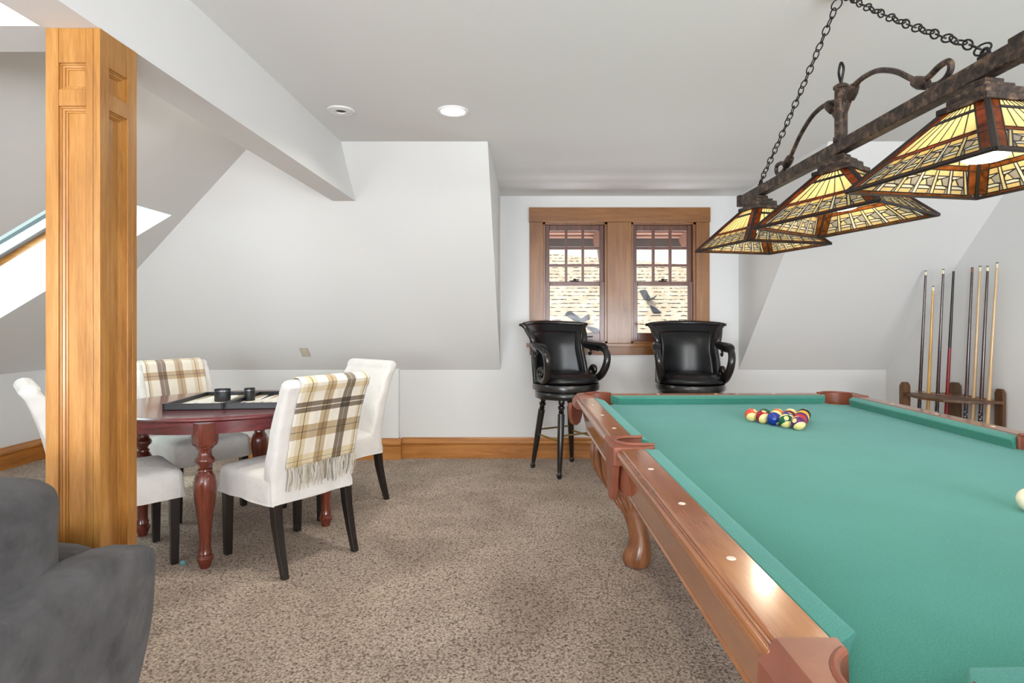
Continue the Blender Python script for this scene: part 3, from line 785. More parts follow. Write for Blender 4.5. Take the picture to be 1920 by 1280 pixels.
bk = sofa_part('backrest', (-1.12, -0.55, 0.02), (-0.955, 1.55, 0.685), r=0.05, amp=0.007, seed=3, puff=0.012)
for v in bk.data.vertices:      # the back leans outward a little, the skirt falls inward
    w_ = v.co; w_.x -= (0.69-w_.z)*0.13; w_.y -= (0.69-w_.z)*0.04 if w_.y > 0.9 else 0
sofa_part('armrest', (-1.95, 1.37, 0.02), (-1.10, 1.54, 0.672), r=0.06, amp=0.006, seed=5, puff=0.01)
sofa_part('armrest', (-1.95, -0.60, 0.02), (-1.10, -0.43, 0.67), r=0.06, amp=0.006, seed=6, puff=0.01)
sofa_part('base', (-1.93, -0.45, 0.05), (-1.12, 1.39, 0.30), r=0.03, amp=0.002, seed=7)
for k in range(2):
    sofa_part('seat_cushion', (-1.94, -0.42+0.9*k, 0.30), (-1.30, 0.46+0.9*k, 0.46), r=0.05, amp=0.004, seed=8+k, puff=0.012)
    c_ = sofa_part('back_cushion', (-1.34, -0.42+0.92*k, 0.44), (-1.075, 0.47+0.92*k, 0.895), r=0.085, amp=0.006, seed=11+k, puff=0.018)
    for v in c_.data.vertices: v.co.x += (v.co.z-0.65)*0.02

# ------------------------------------------------------------ bar stools
def make_stool(label, foot_ang):
    e = thing('bar_stool', label, 'bar stool', (0, 0, 0), 0, 'black leather bar stools by the window')
    # turned legs stay put while the seat swivels
    lp = [(0.001, 0), (0.010, 0.0), (0.016, 0.012), (0.020, 0.03), (0.014, 0.038), (0.0125, 0.048), (0.015, 0.06), (0.022, 0.30), (0.024, 0.48), (0.024, 0.50), (0.015, 0.505), (0.021, 0.515),
          (0.015, 0.525), (0.024, 0.545), (0.024, 0.555), (0.014, 0.567), (0.020, 0.578), (0.022, 0.59), (0.022, 0.625)]
    ends = []
    for k in range(4):
        a = foot_ang+k*PI/2; bot = Vector((0.285*math.cos(a), 0.285*math.sin(a), 0)); top = Vector((0.185*math.cos(a), 0.185*math.sin(a), 0.62))
        d = (top-bot).normalized(); M = Matrix.Translation(bot) @ d.to_track_quat('Z', 'X').to_matrix().to_4x4()
        m = MB(); m.lathe([(r*1.18, z) for r, z in lp], 20, M); m.build('leg', 'ebony', e); ends.append(bot.lerp(top, 0.52))
    for k in range(4):
        m = MB(); p, q = ends[k].copy(), ends[(k+1) % 4].copy(); p.z = q.z = 0.325 if k % 2 else 0.285
        bl = lambda c_, z: Vector((c_.x, c_.y, 0)).normalized()*lerp(0.285, 0.185, z/0.62)+Vector((0, 0, z))
        m.tube([bl(p, p.z), bl(q, q.z)], 0.0075, 10); m.build('foot_rail', 'brass', e)
    m = MB(); m.lathe([(0.001, 0.605), (0.252, 0.605), (0.256, 0.612), (0.256, 0.655), (0.248, 0.664), (0.001, 0.664)], 64); m.build('apron_ring', 'ebony', e)
    m = MB(); m.lathe([(0.001, 0.667), (0.266, 0.667), (0.276, 0.674), (0.278, 0.700), (0.272, 0.722), (0.262, 0.728), (0.001, 0.728)], 64); m.build('swivel_ring', 'ebony', e)
    m = MB(); m.lathe([(0.001, 0.729), (0.245, 0.729), (0.262, 0.737), (0.266, 0.752), (0.258, 0.772), (0.232, 0.793), (0.18, 0.806), (0.09, 0.812), (0.001, 0.813)], 48); m.build('seat_cushion', 'leather', e)
    m = MB(); m.tube([(0.265*math.cos(2*PI*i/64), 0.265*math.sin(2*PI*i/64), 0.745) for i in range(64)], 0.004, 6, True); m.build('seat_piping', 'leather', e)
    # wrap-round back, flared at the top
    def bp(u, v):       # u -1..1 across, v 0..1 up
        z = 0.725+0.485*v
        Phi = math.radians(lerp(74, 62, min(1, v*1.8)) if v < 0.555 else lerp(62, 64, (v-0.555)/0.445))
        R = 0.262+0.006*math.sin(v*PI)+0.055*max(0, v-0.6)**1.5*3.0
        yb = 0.045*v*v+0.10*max(0, v-0.85)
        flare = 0.035*max(0, (v-0.80)/0.20)**2*abs(u)**6
        a = u*Phi; x = R*math.sin(a)+math.copysign(flare, u)
        return Vector((x, -R*math.cos(a)*0.92-yb, z-0.015*(u*u)*v))
    nu, nv = 24, 20
    m = MB(); V = [[m.bm.verts.new(bp(lerp(-1, 1, i/nu), j/nv)) for i in range(nu+1)] for j in range(nv+1)]
    for j in range(nv):
        for i in range(nu): m.face([V[j][i], V[j][i+1], V[j+1][i+1], V[j+1][i]], True)
    m.build('backrest', 'leather', e, solidify=0.03)
    m = MB()     # padded inner panel
    V = []
    for j in range(nv+1):
        row = []
        for i in range(nu+1):
            u = lerp(-0.84, 0.84, i/nu); v = lerp(0.06, 0.86, j/nv); p = bp(u, v); inn = Vector((-p.x, -p.y, 0)).normalized()
            pf = (1-(abs(2*i/nu-1))**8)*(1-(abs(2*j/nv-1))**8); row.append(m.bm.verts.new(p+inn*(0.012+0.012*pf)))
        V.append(row)
    for j in range(nv):
        for i in range(nu): m.face([V[j][i], V[j][i+1], V[j+1][i+1], V[j+1][i]], True)
    m.build('back_panel', 'leather', e, solidify=0.012)
    m = MB(); rim = [bp(-1, v/16) for v in range(17)]+[bp(lerp(-1, 1, i/24), 1) for i in range(1, 24)]+[bp(1, 1-v/16) for v in range(17)]
    rim = [p+Vector((0, 0, 0.004)) for p in rim]
    m.tube(rim, 0.020, 10); m.build('back_frame', 'ebony', e)
    m = MB(); P = [bp(lerp(-1.06, 1.06, i/30), 1.0)+Vector((0, -0.008, 0.004)) for i in range(31)]
    m.tube(P, [0.017]+[0.015]*29+[0.017], 10, flat=0.75); m.build('crest_rail', 'ebony', e)
    # nail heads round the outside of the shell
    for s in (-1, 1):
        # sweeping shoulder from the back down to the arm
        sh = catmull([bp(s*1.0, 0.93)+Vector((s*0.004, 0.0, 0)), bp(s, 0.78)+Vector((s*0.012, 0.03, 0)), (s*0.247, -0.10, 1.035), (s*0.268, -0.02, 1.012), (s*0.282, 0.06, 1.006)], 8)
        m = MB(); n = len(sh); m.tube(sh, [lerp(0.020, 0.032, i/n) for i in range(n)], 12); m.build('shoulder', 'ebony', e)
        pad = catmull([(s*0.250, -0.085, 1.040), (s*0.270, -0.02, 1.030), (s*0.284, 0.06, 1.026), (s*0.288, 0.125, 1.018), (s*0.286, 0.155, 0.998)], 6)
        m = MB(); n = len(pad); m.tube(pad, [0.020+0.020*math.sin(PI*min(0.93, 0.12+0.8*i/(n-1))) for i in range(n)], 12, flat=0.75); m.build('arm_pad', 'leather', e)
        sc = catmull([(s*0.284, 0.10, 1.005), (s*0.288, 0.155, 0.985), (s*0.284, 0.185, 0.93), (s*0.274, 0.178, 0.86), (s*0.258, 0.14, 0.79), (s*0.25, 0.075, 0.755), (s*0.25, 0.015, 0.775), (s*0.25, 0.0, 0.815),
                      (s*0.25, 0.025, 0.845), (s*0.25, 0.055, 0.838), (s*0.25, 0.060, 0.810), (s*0.25, 0.040, 0.800)], 8)
        m = MB(); n = len(sc); m.tube(sc, [lerp(0.026, 0.031, min(1, i/25)) if i < 40 else lerp(0.031, 0.014, (i-40)/(n-40)) for i in range(n)], 14)
        a_ = catmull([(s*0.262, -0.03, 0.99), (s*0.262, -0.015, 0.965), (s*0.262, -0.035, 0.945), (s*0.262, -0.052, 0.962)], 6); m.tube(a_, 0.010, 8)
        m.build('arm_scroll', 'ebony', e)
    for s in (-1, 1):
        m = MB()
        for i in range(26): m.sphere(bp(s, i/26)+Vector((s*0.019, 0.004, 0)), 0.0045, 8, 4)
        m.build('nail_trim', 'dark_metal', e)['kind'] = 'stuff'
    return e
def swivel(e, deg):
    for ch in e.children:
        if not ch.name.startswith(('leg', 'foot_rail', 'apron_ring')): ch.rotation_euler = (0, 0, math.radians(deg))
s1 = make_stool('black leather bar stool with all its legs in view, turned towards the pool table', math.radians(-14))
s1.location = (0.30, 4.80, 0); swivel(s1, -90-62)
s2 = make_stool('black leather bar stool squarely facing out, legs hidden behind the pool table', math.radians(40))
s2.location = (1.315, 4.76, 0); swivel(s2, 180-4)
# ------------------------------------------------------------ pool table
SYO = 0.045
HX, HY, ZP, ZN, ZR = 0.632, 1.18, 0.795, 0.831, 0.838     # nose half width, half length, heights
pt = thing('pool_table', 'large pool table with green cloth, brown wooden rails and leather covered pockets', 'pool table', (1.045, 1.895, 0), 0.024)
def arc(cx, cy, r, a0, a1, n): return [(cx+r*math.cos(math.radians(lerp(a0, a1, i/n))), cy+r*math.sin(math.radians(lerp(a0, a1, i/n)))) for i in range(n+1)]
PC = (0.645, 1.235, 0.078)      # corner pocket centre and radius
PS = (0.705, SYO, 0.060)        # side pocket
# playing bed with the six pockets cut out



def quad(sx, sy):
    P = [(sx*x, sy*y) for x, y in arc(PC[0], PC[1], PC[2], -45, -185, 10)+[(0.55, 1.25)]]
    return P
loop = []
side = lambda s: [(s*x, y) for x, y in arc(PS[0], SYO, PS[2], 270, 90, 8)]
A = quad(1, 1); B = quad(-1, 1)[::-1]; C_ = quad(-1, -1); D_ = quad(1, -1)[::-1]
loop = A+B+side(-1)[::-1]+C_+D_+side(1)
m = MB(); m.extrude([(x, y, ZP-0.03) for x, y in loop], (0, 0, 0.03)); m.build('bed_cloth', 'baize', pt)
# cushions and rails
def rail(axis, s, a, b, ca, cb):
    """one cushion with its wood: axis 'y' runs along the table; a,b wood ends; ca,cb nose ends"""
    nose, wi, wo = (HX, HX+0.052, HX+0.128) if axis == 'y' else (HY, HY+0.052, HY+0.128)
    def P(u, t, z): return (s*u, t, z) if axis == 'y' else (t, s*u, z)
    m = MB()
    sec = [(nose, ZN-0.004, 1), (nose+0.004, ZN, 1), (nose+0.02, ZN+0.004, 0.6), (wi, ZR+0.001, 0), (wi, ZP, 0), (nose+0.012, ZP, 1), (nose+0.006, ZN-0.016, 1)]
    R = []
    for e_, c_ in ((a, ca), (b, cb)):
        R.append([P(u, lerp(e_, c_, k), z) for u, z, k in sec])
    m.rings(R, True, True, False); m.build('cushion', 'baize', pt, bevel=0.002, bseg=2)
    m = MB(); mat = 'rail_wood' if axis == 'y' else 'rail_wood_x'
    prof = [(wi, ZP-0.02), (wi, ZR), (wi+0.003, ZR+0.003), (wo-0.004, ZR+0.002), (wo, ZR-0.002), (wo, ZR-0.006), (wo+0.004, ZR-0.008), (wo+0.007, ZR-0.005), (wo+0.0115, ZR-0.006), (wo+0.014, ZR-0.011), (wo+0.014, ZR-0.02),
            (wo+0.010, ZR-0.026), (wo+0.010, ZR-0.030), (wo+0.002, ZR-0.036), (wo-0.002, ZR-0.042), (wo-0.002, ZR-0.05), (wo-0.03, ZR-0.05), (wo-0.03, ZP-0.02)]
    m.extrude([P(u, a, z) for u, z in prof], P(0, b, 0) if axis == 'x' else (0, b-a, 0)) if axis == 'y' else m.extrude([P(u, a, z) for u, z in prof], (b-a, 0, 0))
    r = m.build('rail', mat, pt, bevel=0.0012, bseg=1)
    for k in (1, 2, 3) if axis == 'y' else (1, 2, 3):
        t_ = (math.copysign(1, a+b)*HY*k/4) if axis == 'y' else (-HX+2*HX*k/4)
        c = P((wi+wo)/2, t_, ZR+0.0022); mm = MB(); mm.lathe([(0.001, 0), (0.0085, 0), (0.0075, 0.0012), (0.001, 0.0014)], 20, Matrix.Translation(c)); mm.build('sight', 'inlay', r)
for s in (1, -1):
    rail('y', s, SYO+0.088, 1.145, SYO+0.066, 1.10); rail('y', s, -1.145, SYO-0.088, -1.10, SYO-0.066)
rail('x', 1, -0.582, 0.582, -0.545, 0.545); rail('x', -1, -0.582, 0.582, -0.545, 0.545)
# cabinet below the rails
m = MB()
def cab(hx, hy, z): return [(x, y, z) for x, y in ((hx, hy), (-hx, hy), (-hx, -hy), (hx, -hy))]
R = [cab(0.725, 1.285, 0.77), cab(0.752, 1.31, 0.77), cab(0.752, 1.31, 0.788)]
m.rings([cab(HX+0.118, HY+0.118, 0.789), cab(HX+0.118, HY+0.118, 0.783), cab(HX+0.108, HY+0.108, 0.776), cab(HX+0.113, HY+0.113, 0.770), cab(HX+0.100, HY+0.100, 0.764),
         cab(HX+0.078, HY+0.078, 0.66), cab(HX+0.082, HY+0.082, 0.652), cab(HX+0.075, HY+0.075, 0.644), cab(HX+0.06, HY+0.06, 0.636)][::-1], True, True, False)
bmesh.ops.delete(m.bm, geom=[f for f in m.bm.faces if len(f.verts) == 4 and all(abs(v.co.z-0.789) < 1e-4 for v in f.verts)], context='FACES_ONLY')
m.build('cabinet', 'rail_wood', pt, bevel=0.002, bseg=1)
# corner castings in tan leather
for sx in (1, -1):
    for sy in (1, -1):
        wi, li = HX+0.050, HY+0.050
        def outl(g):
            wo, lo = HX+g, HY+g
            return [(wi, 1.140), (wo, 1.138), (wo, 1.17)]+arc(wo-0.055, lo-0.055, 0.055, 0, 90, 8)+[(0.60, lo), (0.575, lo), (0.578, li)]
        wo, lo = HX+0.142, HY+0.142
        inn = arc(PC[0], PC[1], PC[2], 150, -60, 18)
        m = MB(); m.rings([[Vector((sx*x, sy*y, z)) for x, y in outl(g)+inn] for g, z in ((0.140, ZR-0.060), (0.152, ZR-0.05), (0.150, ZR-0.022), (0.128, ZR+0.007))], True, True, False); ir = m.build('corner_iron', 'tan_leather', pt, bevel=0.006, bseg=3)
        m = MB()
        rim = arc(PC[0], PC[1], PC[2]+0.004, 148, -58, 22); m.tube([(sx*x, sy*y, ZR+0.004) for x, y in rim], 0.0065, 8); m.build('pocket_rim', 'tan_leather', ir)
        m = MB(); R = []
        for z, k in ((ZR+0.002, 1.0), (0.76, 0.97), (0.70, 0.9), (0.672, 0.6), (0.668, 0.05)):
            R.append([Vector((sx*x, sy*y, z)) for x, y in arc(PC[0], PC[1], PC[2]*k-0.001, 0, 345, 23)])
        R = [[p for p in r if True] for r in R]
        full = R
        # keep the throat open towards the bed above the cloth
        V = [[m.bm.verts.new(p) for p in r] for r in full]
        for i in range(len(V)-1):
            for j in range(24):
                k = (j+1) % 24; ang = math.radians((j+0.5)*15)
                ok = not (i == 0 and 146 < (j+0.5)*15 < 304)
                if ok: m.face([V[i][j], V[i][k], V[i+1][k], V[i+1][j]], True)
        m.build('pocket_basket', 'tan_leather', pt)
        m = MB(); P = [(0.0, 0), (0.045, 0), (0.052, -0.03), (0.048, -0.075), (0.03, -0.115), (0, -0.128)]
        P = P+[(-x, z) for x, z in P[-2:0:-1]]
        Mf = Matrix.Translation((sx*(wo-0.012), sy*(lo-0.012), ZR-0.045)) @ Matrix.Rotation(math.atan2(sy, sx)-PI/2, 4, 'Z')
        m.extrude([(x, -0.012, z) for x, z in P], (0, 0.026, 0), Mf); m.build('pocket_shield', 'tan_leather', pt, bevel=0.006)
    out = [(x, y+SYO) for x, y in [(HX+0.026, 0.076), (wi, 0.092), (wo+0.008, 0.092), (wo+0.014, 0.06), (wo+0.014, -0.06), (wo+0.008, -0.092), (wi, -0.092), (HX+0.014, -0.076)]]
    inn = [(HX+0.014, SYO-0.064)]+arc(PS[0], SYO, PS[2]-0.003, -100, 100, 16)+[(HX+0.026, SYO+0.064)]
    m = MB(); m.extrude([(sx*x, y, ZR-0.055) for x, y in out+inn], (0, 0, 0.062)); ir = m.build('side_iron', 'tan_leather', pt, bevel=0.006, bseg=3)
    m = MB(); m.tube([(sx*x, y, ZR+0.008) for x, y in inn], 0.006, 8); m.build('pocket_rim', 'tan_leather', ir)
    m = MB(); R = []
    for z, k in ((0.80, 1.0), (0.76, 0.97), (0.70, 0.9), (0.672, 0.6), (0.668, 0.05)):
        R.append([Vector((sx*x, y, z)) for x, y in arc(PS[0], SYO, PS[2]*k-0.001, 0, 345, 23)])
    m.rings(R, True, False); m.build('pocket_basket', 'tan_leather', pt)
    m = MB(); P = [(0.0, 0.03), (0.085, 0.03), (0.075, -0.01), (0.058, -0.05), (0.05, -0.09), (0.022, -0.125), (0, -0.13)]
    P = P+[(-x, z) for x, z in P[-2:0:-1]]
    m.extrude([(sx*(wo-0.016), y+SYO, ZR-0.055+z) for y, z in P], (sx*0.024, 0, 0)); m.build('pocket_shield', 'tan_leather', pt, bevel=0.006)
# cabriole legs with carved knees
for sx in (1, -1):
    for sy in (1, -1):
        d = Vector((sx*0.86, sy*0.45, 0)).normalized(); b = Vector((sx*0.455, sy*1.055, 0))
        P = [(0.13, 0.66, 0.095), (0.155, 0.58, 0.098), (0.150, 0.50, 0.090), (0.118, 0.42, 0.075), (0.080, 0.34, 0.060), (0.045, 0.26, 0.050), (0.018, 0.18, 0.048), (0.010, 0.12, 0.054), (0.018, 0.075, 0.066), (0.024, 0.04, 0.072), (0.022, 0.012, 0.064), (0.020, 0.0, 0.05)]
        S = catmull([(b+d*u)+Vector((0, 0, z)) for u, z, r in P], 4); Rr = [v.x for v in catmull([(r, 0, 0) for u, z, r in P], 4)]
        m = MB(); R = []
        for p, r in zip(S, Rr):
            R.append([p+Vector((r*math.cos(2*PI*i/28), r*math.sin(2*PI*i/28), 0))*(1+0.04*math.cos(4*2*PI*i/28)) for i in range(28)])
        m.rings(R[::-1], True, True); lg = m.build('leg', 'leg_wood', pt)
        m = MB()      # acanthus leaves and collar
        for k in range(-3, 4):
            a0 = math.atan2(d.y, d.x)+k*0.42
            pts = []; rad = []
            for t_ in range(9):
                f = t_/8; i = int(lerp(1, 17, f)); c = S[i]; r = Rr[i]; a = a0+0.25*math.sin(f*5)*(1 if k >= 0 else -1)
                pts.append(c+Vector((math.cos(a), math.sin(a), 0))*(r+0.004)); rad.append(0.004+0.013*math.sin(PI*min(1, f*0.9+0.1)))
            m.tube(pts, rad, 8)
        for k in range(16):
            a = 2*PI*k/16; i0, i1 = 15, 19
            m.tube([S[i]+Vector((math.cos(a), math.sin(a), 0))*(Rr[i]+0.003) for i in (i0, i0+2, i1)], [0.006, 0.013, 0.004], 8)
        m.build('carving', 'leg_wood', lg)

# ------------------------------------------------------------ balls
BALLC = {1: srgb(222, 168, 40), 2: srgb(24, 52, 140), 3: srgb(190, 30, 40), 4: srgb(84, 34, 96), 5: srgb(226, 120, 70), 6: srgb(16, 84, 58), 7: srgb(110, 22, 34), 8: srgb(22, 22, 26),
         9: srgb(222, 168, 40), 10: srgb(24, 52, 140), 11: srgb(214, 76, 58), 12: srgb(86, 34, 92), 13: srgb(230, 128, 84), 14: srgb(20, 88, 56), 15: srgb(150, 26, 40)}
plain('ball_ivory', srgb(240, 222, 150), 0.12); plain('ball_ink', srgb(20, 18, 18), 0.3); plain('cue_ivory', srgb(240, 228, 200), 0.12)
RB = 0.0286
NAMES = {1: 'yellow', 2: 'blue', 3: 'red', 4: 'purple', 5: 'orange', 6: 'green', 7: 'maroon', 8: 'black'}
def text_mesh(s):
    c = bpy.data.curves.new('t', 'FONT'); c.body = s; c.size = 1; c.align_x = 'CENTER'; c.align_y = 'CENTER'; c.fill_mode = 'FRONT'
    o = bpy.data.objects.new('t', c); COL.objects.link(o)
    me = bpy.data.meshes.new_from_object(o.evaluated_get(bpy.context.evaluated_depsgraph_get())); bpy.data.objects.remove(o); bpy.data.curves.remove(c)
    return me
def ball(n, loc, cap, num, where):
    if n:
        plain('ball_%d' % n, BALLC[n], 0.10); striped = n > 8
        nm = NAMES[n-8 if striped else n]
        label = '%s billiard ball number %d%s' % (nm+' striped' if striped else 'solid '+nm, n, where)
    else: label = 'plain ivory cue ball alone on the cloth at the right edge of the frame'; striped = False
    cap = Vector(cap).normalized(); num = Vector(num); num = (num-cap*num.dot(cap)).normalized(); sd = num.cross(cap)
    M = Matrix((sd, num, cap)).transposed().to_4x4()
    m = MB(); zs = 0.50
    angs = sorted(set([i*180/24 for i in range(25)]+([math.degrees(math.acos(zs)), math.degrees(math.acos(-zs))] if striped else [])))
    R = [[M @ Vector((RB*max(1e-4, math.sin(math.radians(a)))*math.cos(2*PI*j/40), RB*max(1e-4, math.sin(math.radians(a)))*math.sin(2*PI*j/40), RB*math.cos(math.radians(a)))) for j in range(40)] for a in angs]
    main = 'ball_%d' % n if n else 'cue_ivory'
    m.mats = [main, 'ball_ivory'] if striped else [main]
    V = [[m.bm.verts.new(p) for p in r] for r in R]
    for i in range(len(V)-1):
        mid = (math.cos(math.radians(angs[i]))+math.cos(math.radians(angs[i+1])))/2
        m.cur = 1 if striped and abs(mid) > zs else 0
        for j in range(40): m.face([V[i][j], V[i][(j+1) % 40], V[i+1][(j+1) % 40], V[i+1][j]], True)
    m.cur = 0; m.face(V[0]); m.face(V[-1][::-1])
    o = m.build('billiard_ball' if n else 'cue_ball', None); o.location = loc
    tag(o, label, 'ball', 'racked billiard balls' if n else None)
    if n:
        t1 = num.cross(Vector((0, 0, 1))).normalized() if abs(num.z) < 0.95 else Vector((1, 0, 0)); t1 = -t1 if t1.x < 0 else t1
        up = num.cross(t1).normalized(); up = -up if up.z < 0 else up
        t1 = up.cross(num).normalized()
        wrap = lambda x, y, r: (num*1+t1*x+up*y).normalized()*r
        m = MB(); R = [[wrap(0.34*k*math.cos(2*PI*j/28), 0.34*k*math.sin(2*PI*j/28), RB*1.004) for j in range(28)] for k in (1.0, 0.66, 0.33, 0.02)]
        m.rings(R, True, False); dsk = m.build('number_spot', 'ball_ivory', o)
        me = text_mesh(str(n)); b = bmesh.new(); b.from_mesh(me); k = 0.44 if n < 10 else 0.36
        for v in b.verts: v.co = wrap(v.co.x*k, v.co.y*k, RB*1.012)
        b.to_mesh(me); b.free(); me.materials.clear(); me.materials.append(MATS['ball_ink'])
        for p in me.polygons: p.material_index = 0
        d2 = bpy.data.objects.new('number', me); COL.objects.link(d2); d2.parent = dsk
apex = Vector((1.096, 2.372, ZP+RB)); ul = Vector((-0.117, 0.205, 0)).normalized()*0.0575; ur = Matrix.Rotation(math.radians(-60), 3, 'Z') @ ul
rackorder = [(12, 0, 0, (0.05, -0.72, -0.62), (-0.8, -0.5, 0.45), ' at the near point of the racked triangle'),
             (14, 1, 0, (0.1, -0.6, -0.78), (-0.25, -0.85, 0.5), ' in the left edge of the rack'), (3, 0, 1, (0, 0, 1), (0.5, 0.2, 0.8), ' in the right edge of the rack'),
             (2, 2, 0, (1, 0, 0.6), (0.42, -0.75, -0.45), ' in the left edge of the rack'), (10, 1, 1, (0, 1, 0.2), (0.3, -0.3, 0.9), ' in the middle of the rack'), (4, 0, 2, (0, 0, 1), (0.9, -0.2, 0.2), ' in the right edge of the rack'),
             (15, 3, 0, (0.12, -0.88, -0.35), (0.1, -0.3, 0.9), ' in the left edge of the rack'), (9, 2, 1, (0.2, -0.3, 0.9), (0, -1, 0.3), ' in the middle of the rack'),
             (7, 1, 2, (0, 0, 1), (0.2, 1, 0.3), ' in the middle of the rack'), (1, 0, 3, (0, 0, 1), (0.3, -0.8, -0.3), ' in the right edge of the rack'),
             (11, 4, 0, (-0.15, -0.82, -0.5), (0.40, -0.50, 0.78), ' at the left point of the rack'), (6, 3, 1, (0, 0, 1), (0.2, 0.3, 1), ' in the back row of the rack'),
             (5, 2, 2, (0, 1, 0.2), (0.35, -0.35, 0.9), ' in the back row of the rack'), (13, 1, 3, (0.3, -0.1, 1.0), (0.9, -0.3, 0.1), ' in the back row of the rack'), (8, 0, 4, (0, 1, 0), (0.25, -0.5, 0.85), ' at the right point of the rack')]
for n, a, b, cp, nm_, wh in rackorder: ball(n, apex+ul*a+ur*b, cp, nm_, wh)
ball(0, (1.176, 1.363, ZP+RB), (0, 0, 1), (1, 0, 0), '')

# ------------------------------------------------------------ billiard lamp
LX, LY, LZ = 1.043, 1.947, 1.822
lp = thing('billiard_lamp', 'bronze stained glass billiard light with three shades hanging over the pool table', 'pendant light', (LX, LY, LZ), math.radians(0.4))
def rel(x, y, z): return Vector((x-LX, y-LY, z-LZ))
m = MB(); m.box((-0.019, -0.715, -0.021), (0.019, 0.875, 0.021)); m.build('bar', 'bronze', lp, bevel=0.003, bseg=2)
for y0, y1 in ((-0.745, -0.70), (0.87, 0.90)):
    m = MB(); m.box((-0.024, y0, -0.027), (0.024, y1, 0.027)); m.build('end_cap', 'bronze', lp, bevel=0.003, bseg=2)
m = MB(); m.lathe([(0.001, 0.02), (0.024, 0.02), (0.024, 0.035), (0.020, 0.038), (0.020, 0.195), (0.024, 0.198), (0.024, 0.206), (0.016, 0.212), (0.006, 0.216), (0.001, 0.217)], 24); m.build('post', 'bronze', lp)
m = MB(); m.tube(catmull([(0, 0, 0.212), (0, 0.008, 0.235), (0, 0.014, 0.258), (0, 0.004, 0.282), (0, -0.006, 0.280), (0, -0.016, 0.258), (0, -0.009, 0.235), (0, 0, 0.212)], 5), 0.0042, 8); m.build('finial', 'dark_metal', lp)
arm = [(1.934, 1.93), (1.928, 1.968), (1.905, 1.990), (1.868, 2.000), (1.808, 2.003), (1.74, 1.992), (1.66, 1.955), (1.60, 1.912), (1.545, 1.872), (1.50, 1.852), (1.462, 1.853), (1.444, 1.872), (1.452, 1.892), (1.485, 1.893), (1.525, 1.882), (1.565, 1.880)]
arm0 = [(1.905, 1.978), (1.917, 1.955), (1.928, 1.92), (1.940, 1.90)]
for s in (1, -1):
    m = MB(); f = lambda L: [Vector((0, (y-LY)*s, z-LZ)) for y, z in L]
    m.tube(catmull(f(arm), 6), 0.0082, 8)
    m.tube(catmull(f([(1.83, 2.004), (1.868, 1.985), (1.905, 1.945), (1.932, 1.915), (1.938, 1.94)]), 6), 0.0062, 8)
    ao = m.build('scroll_arm', 'bronze', lp)
    for (ya, za), (yb, zb_) in (((1.895, 1.965), (1.865, 1.998)), ((1.535, 1.868), (1.575, 1.892))):
        m = MB(); m.tube(f([(ya, za), ((ya+yb)/2, (za+zb_)/2), (yb, zb_)]), [0.015, 0.018, 0.015], 10)
        m.build('wrap', 'bronze', ao)
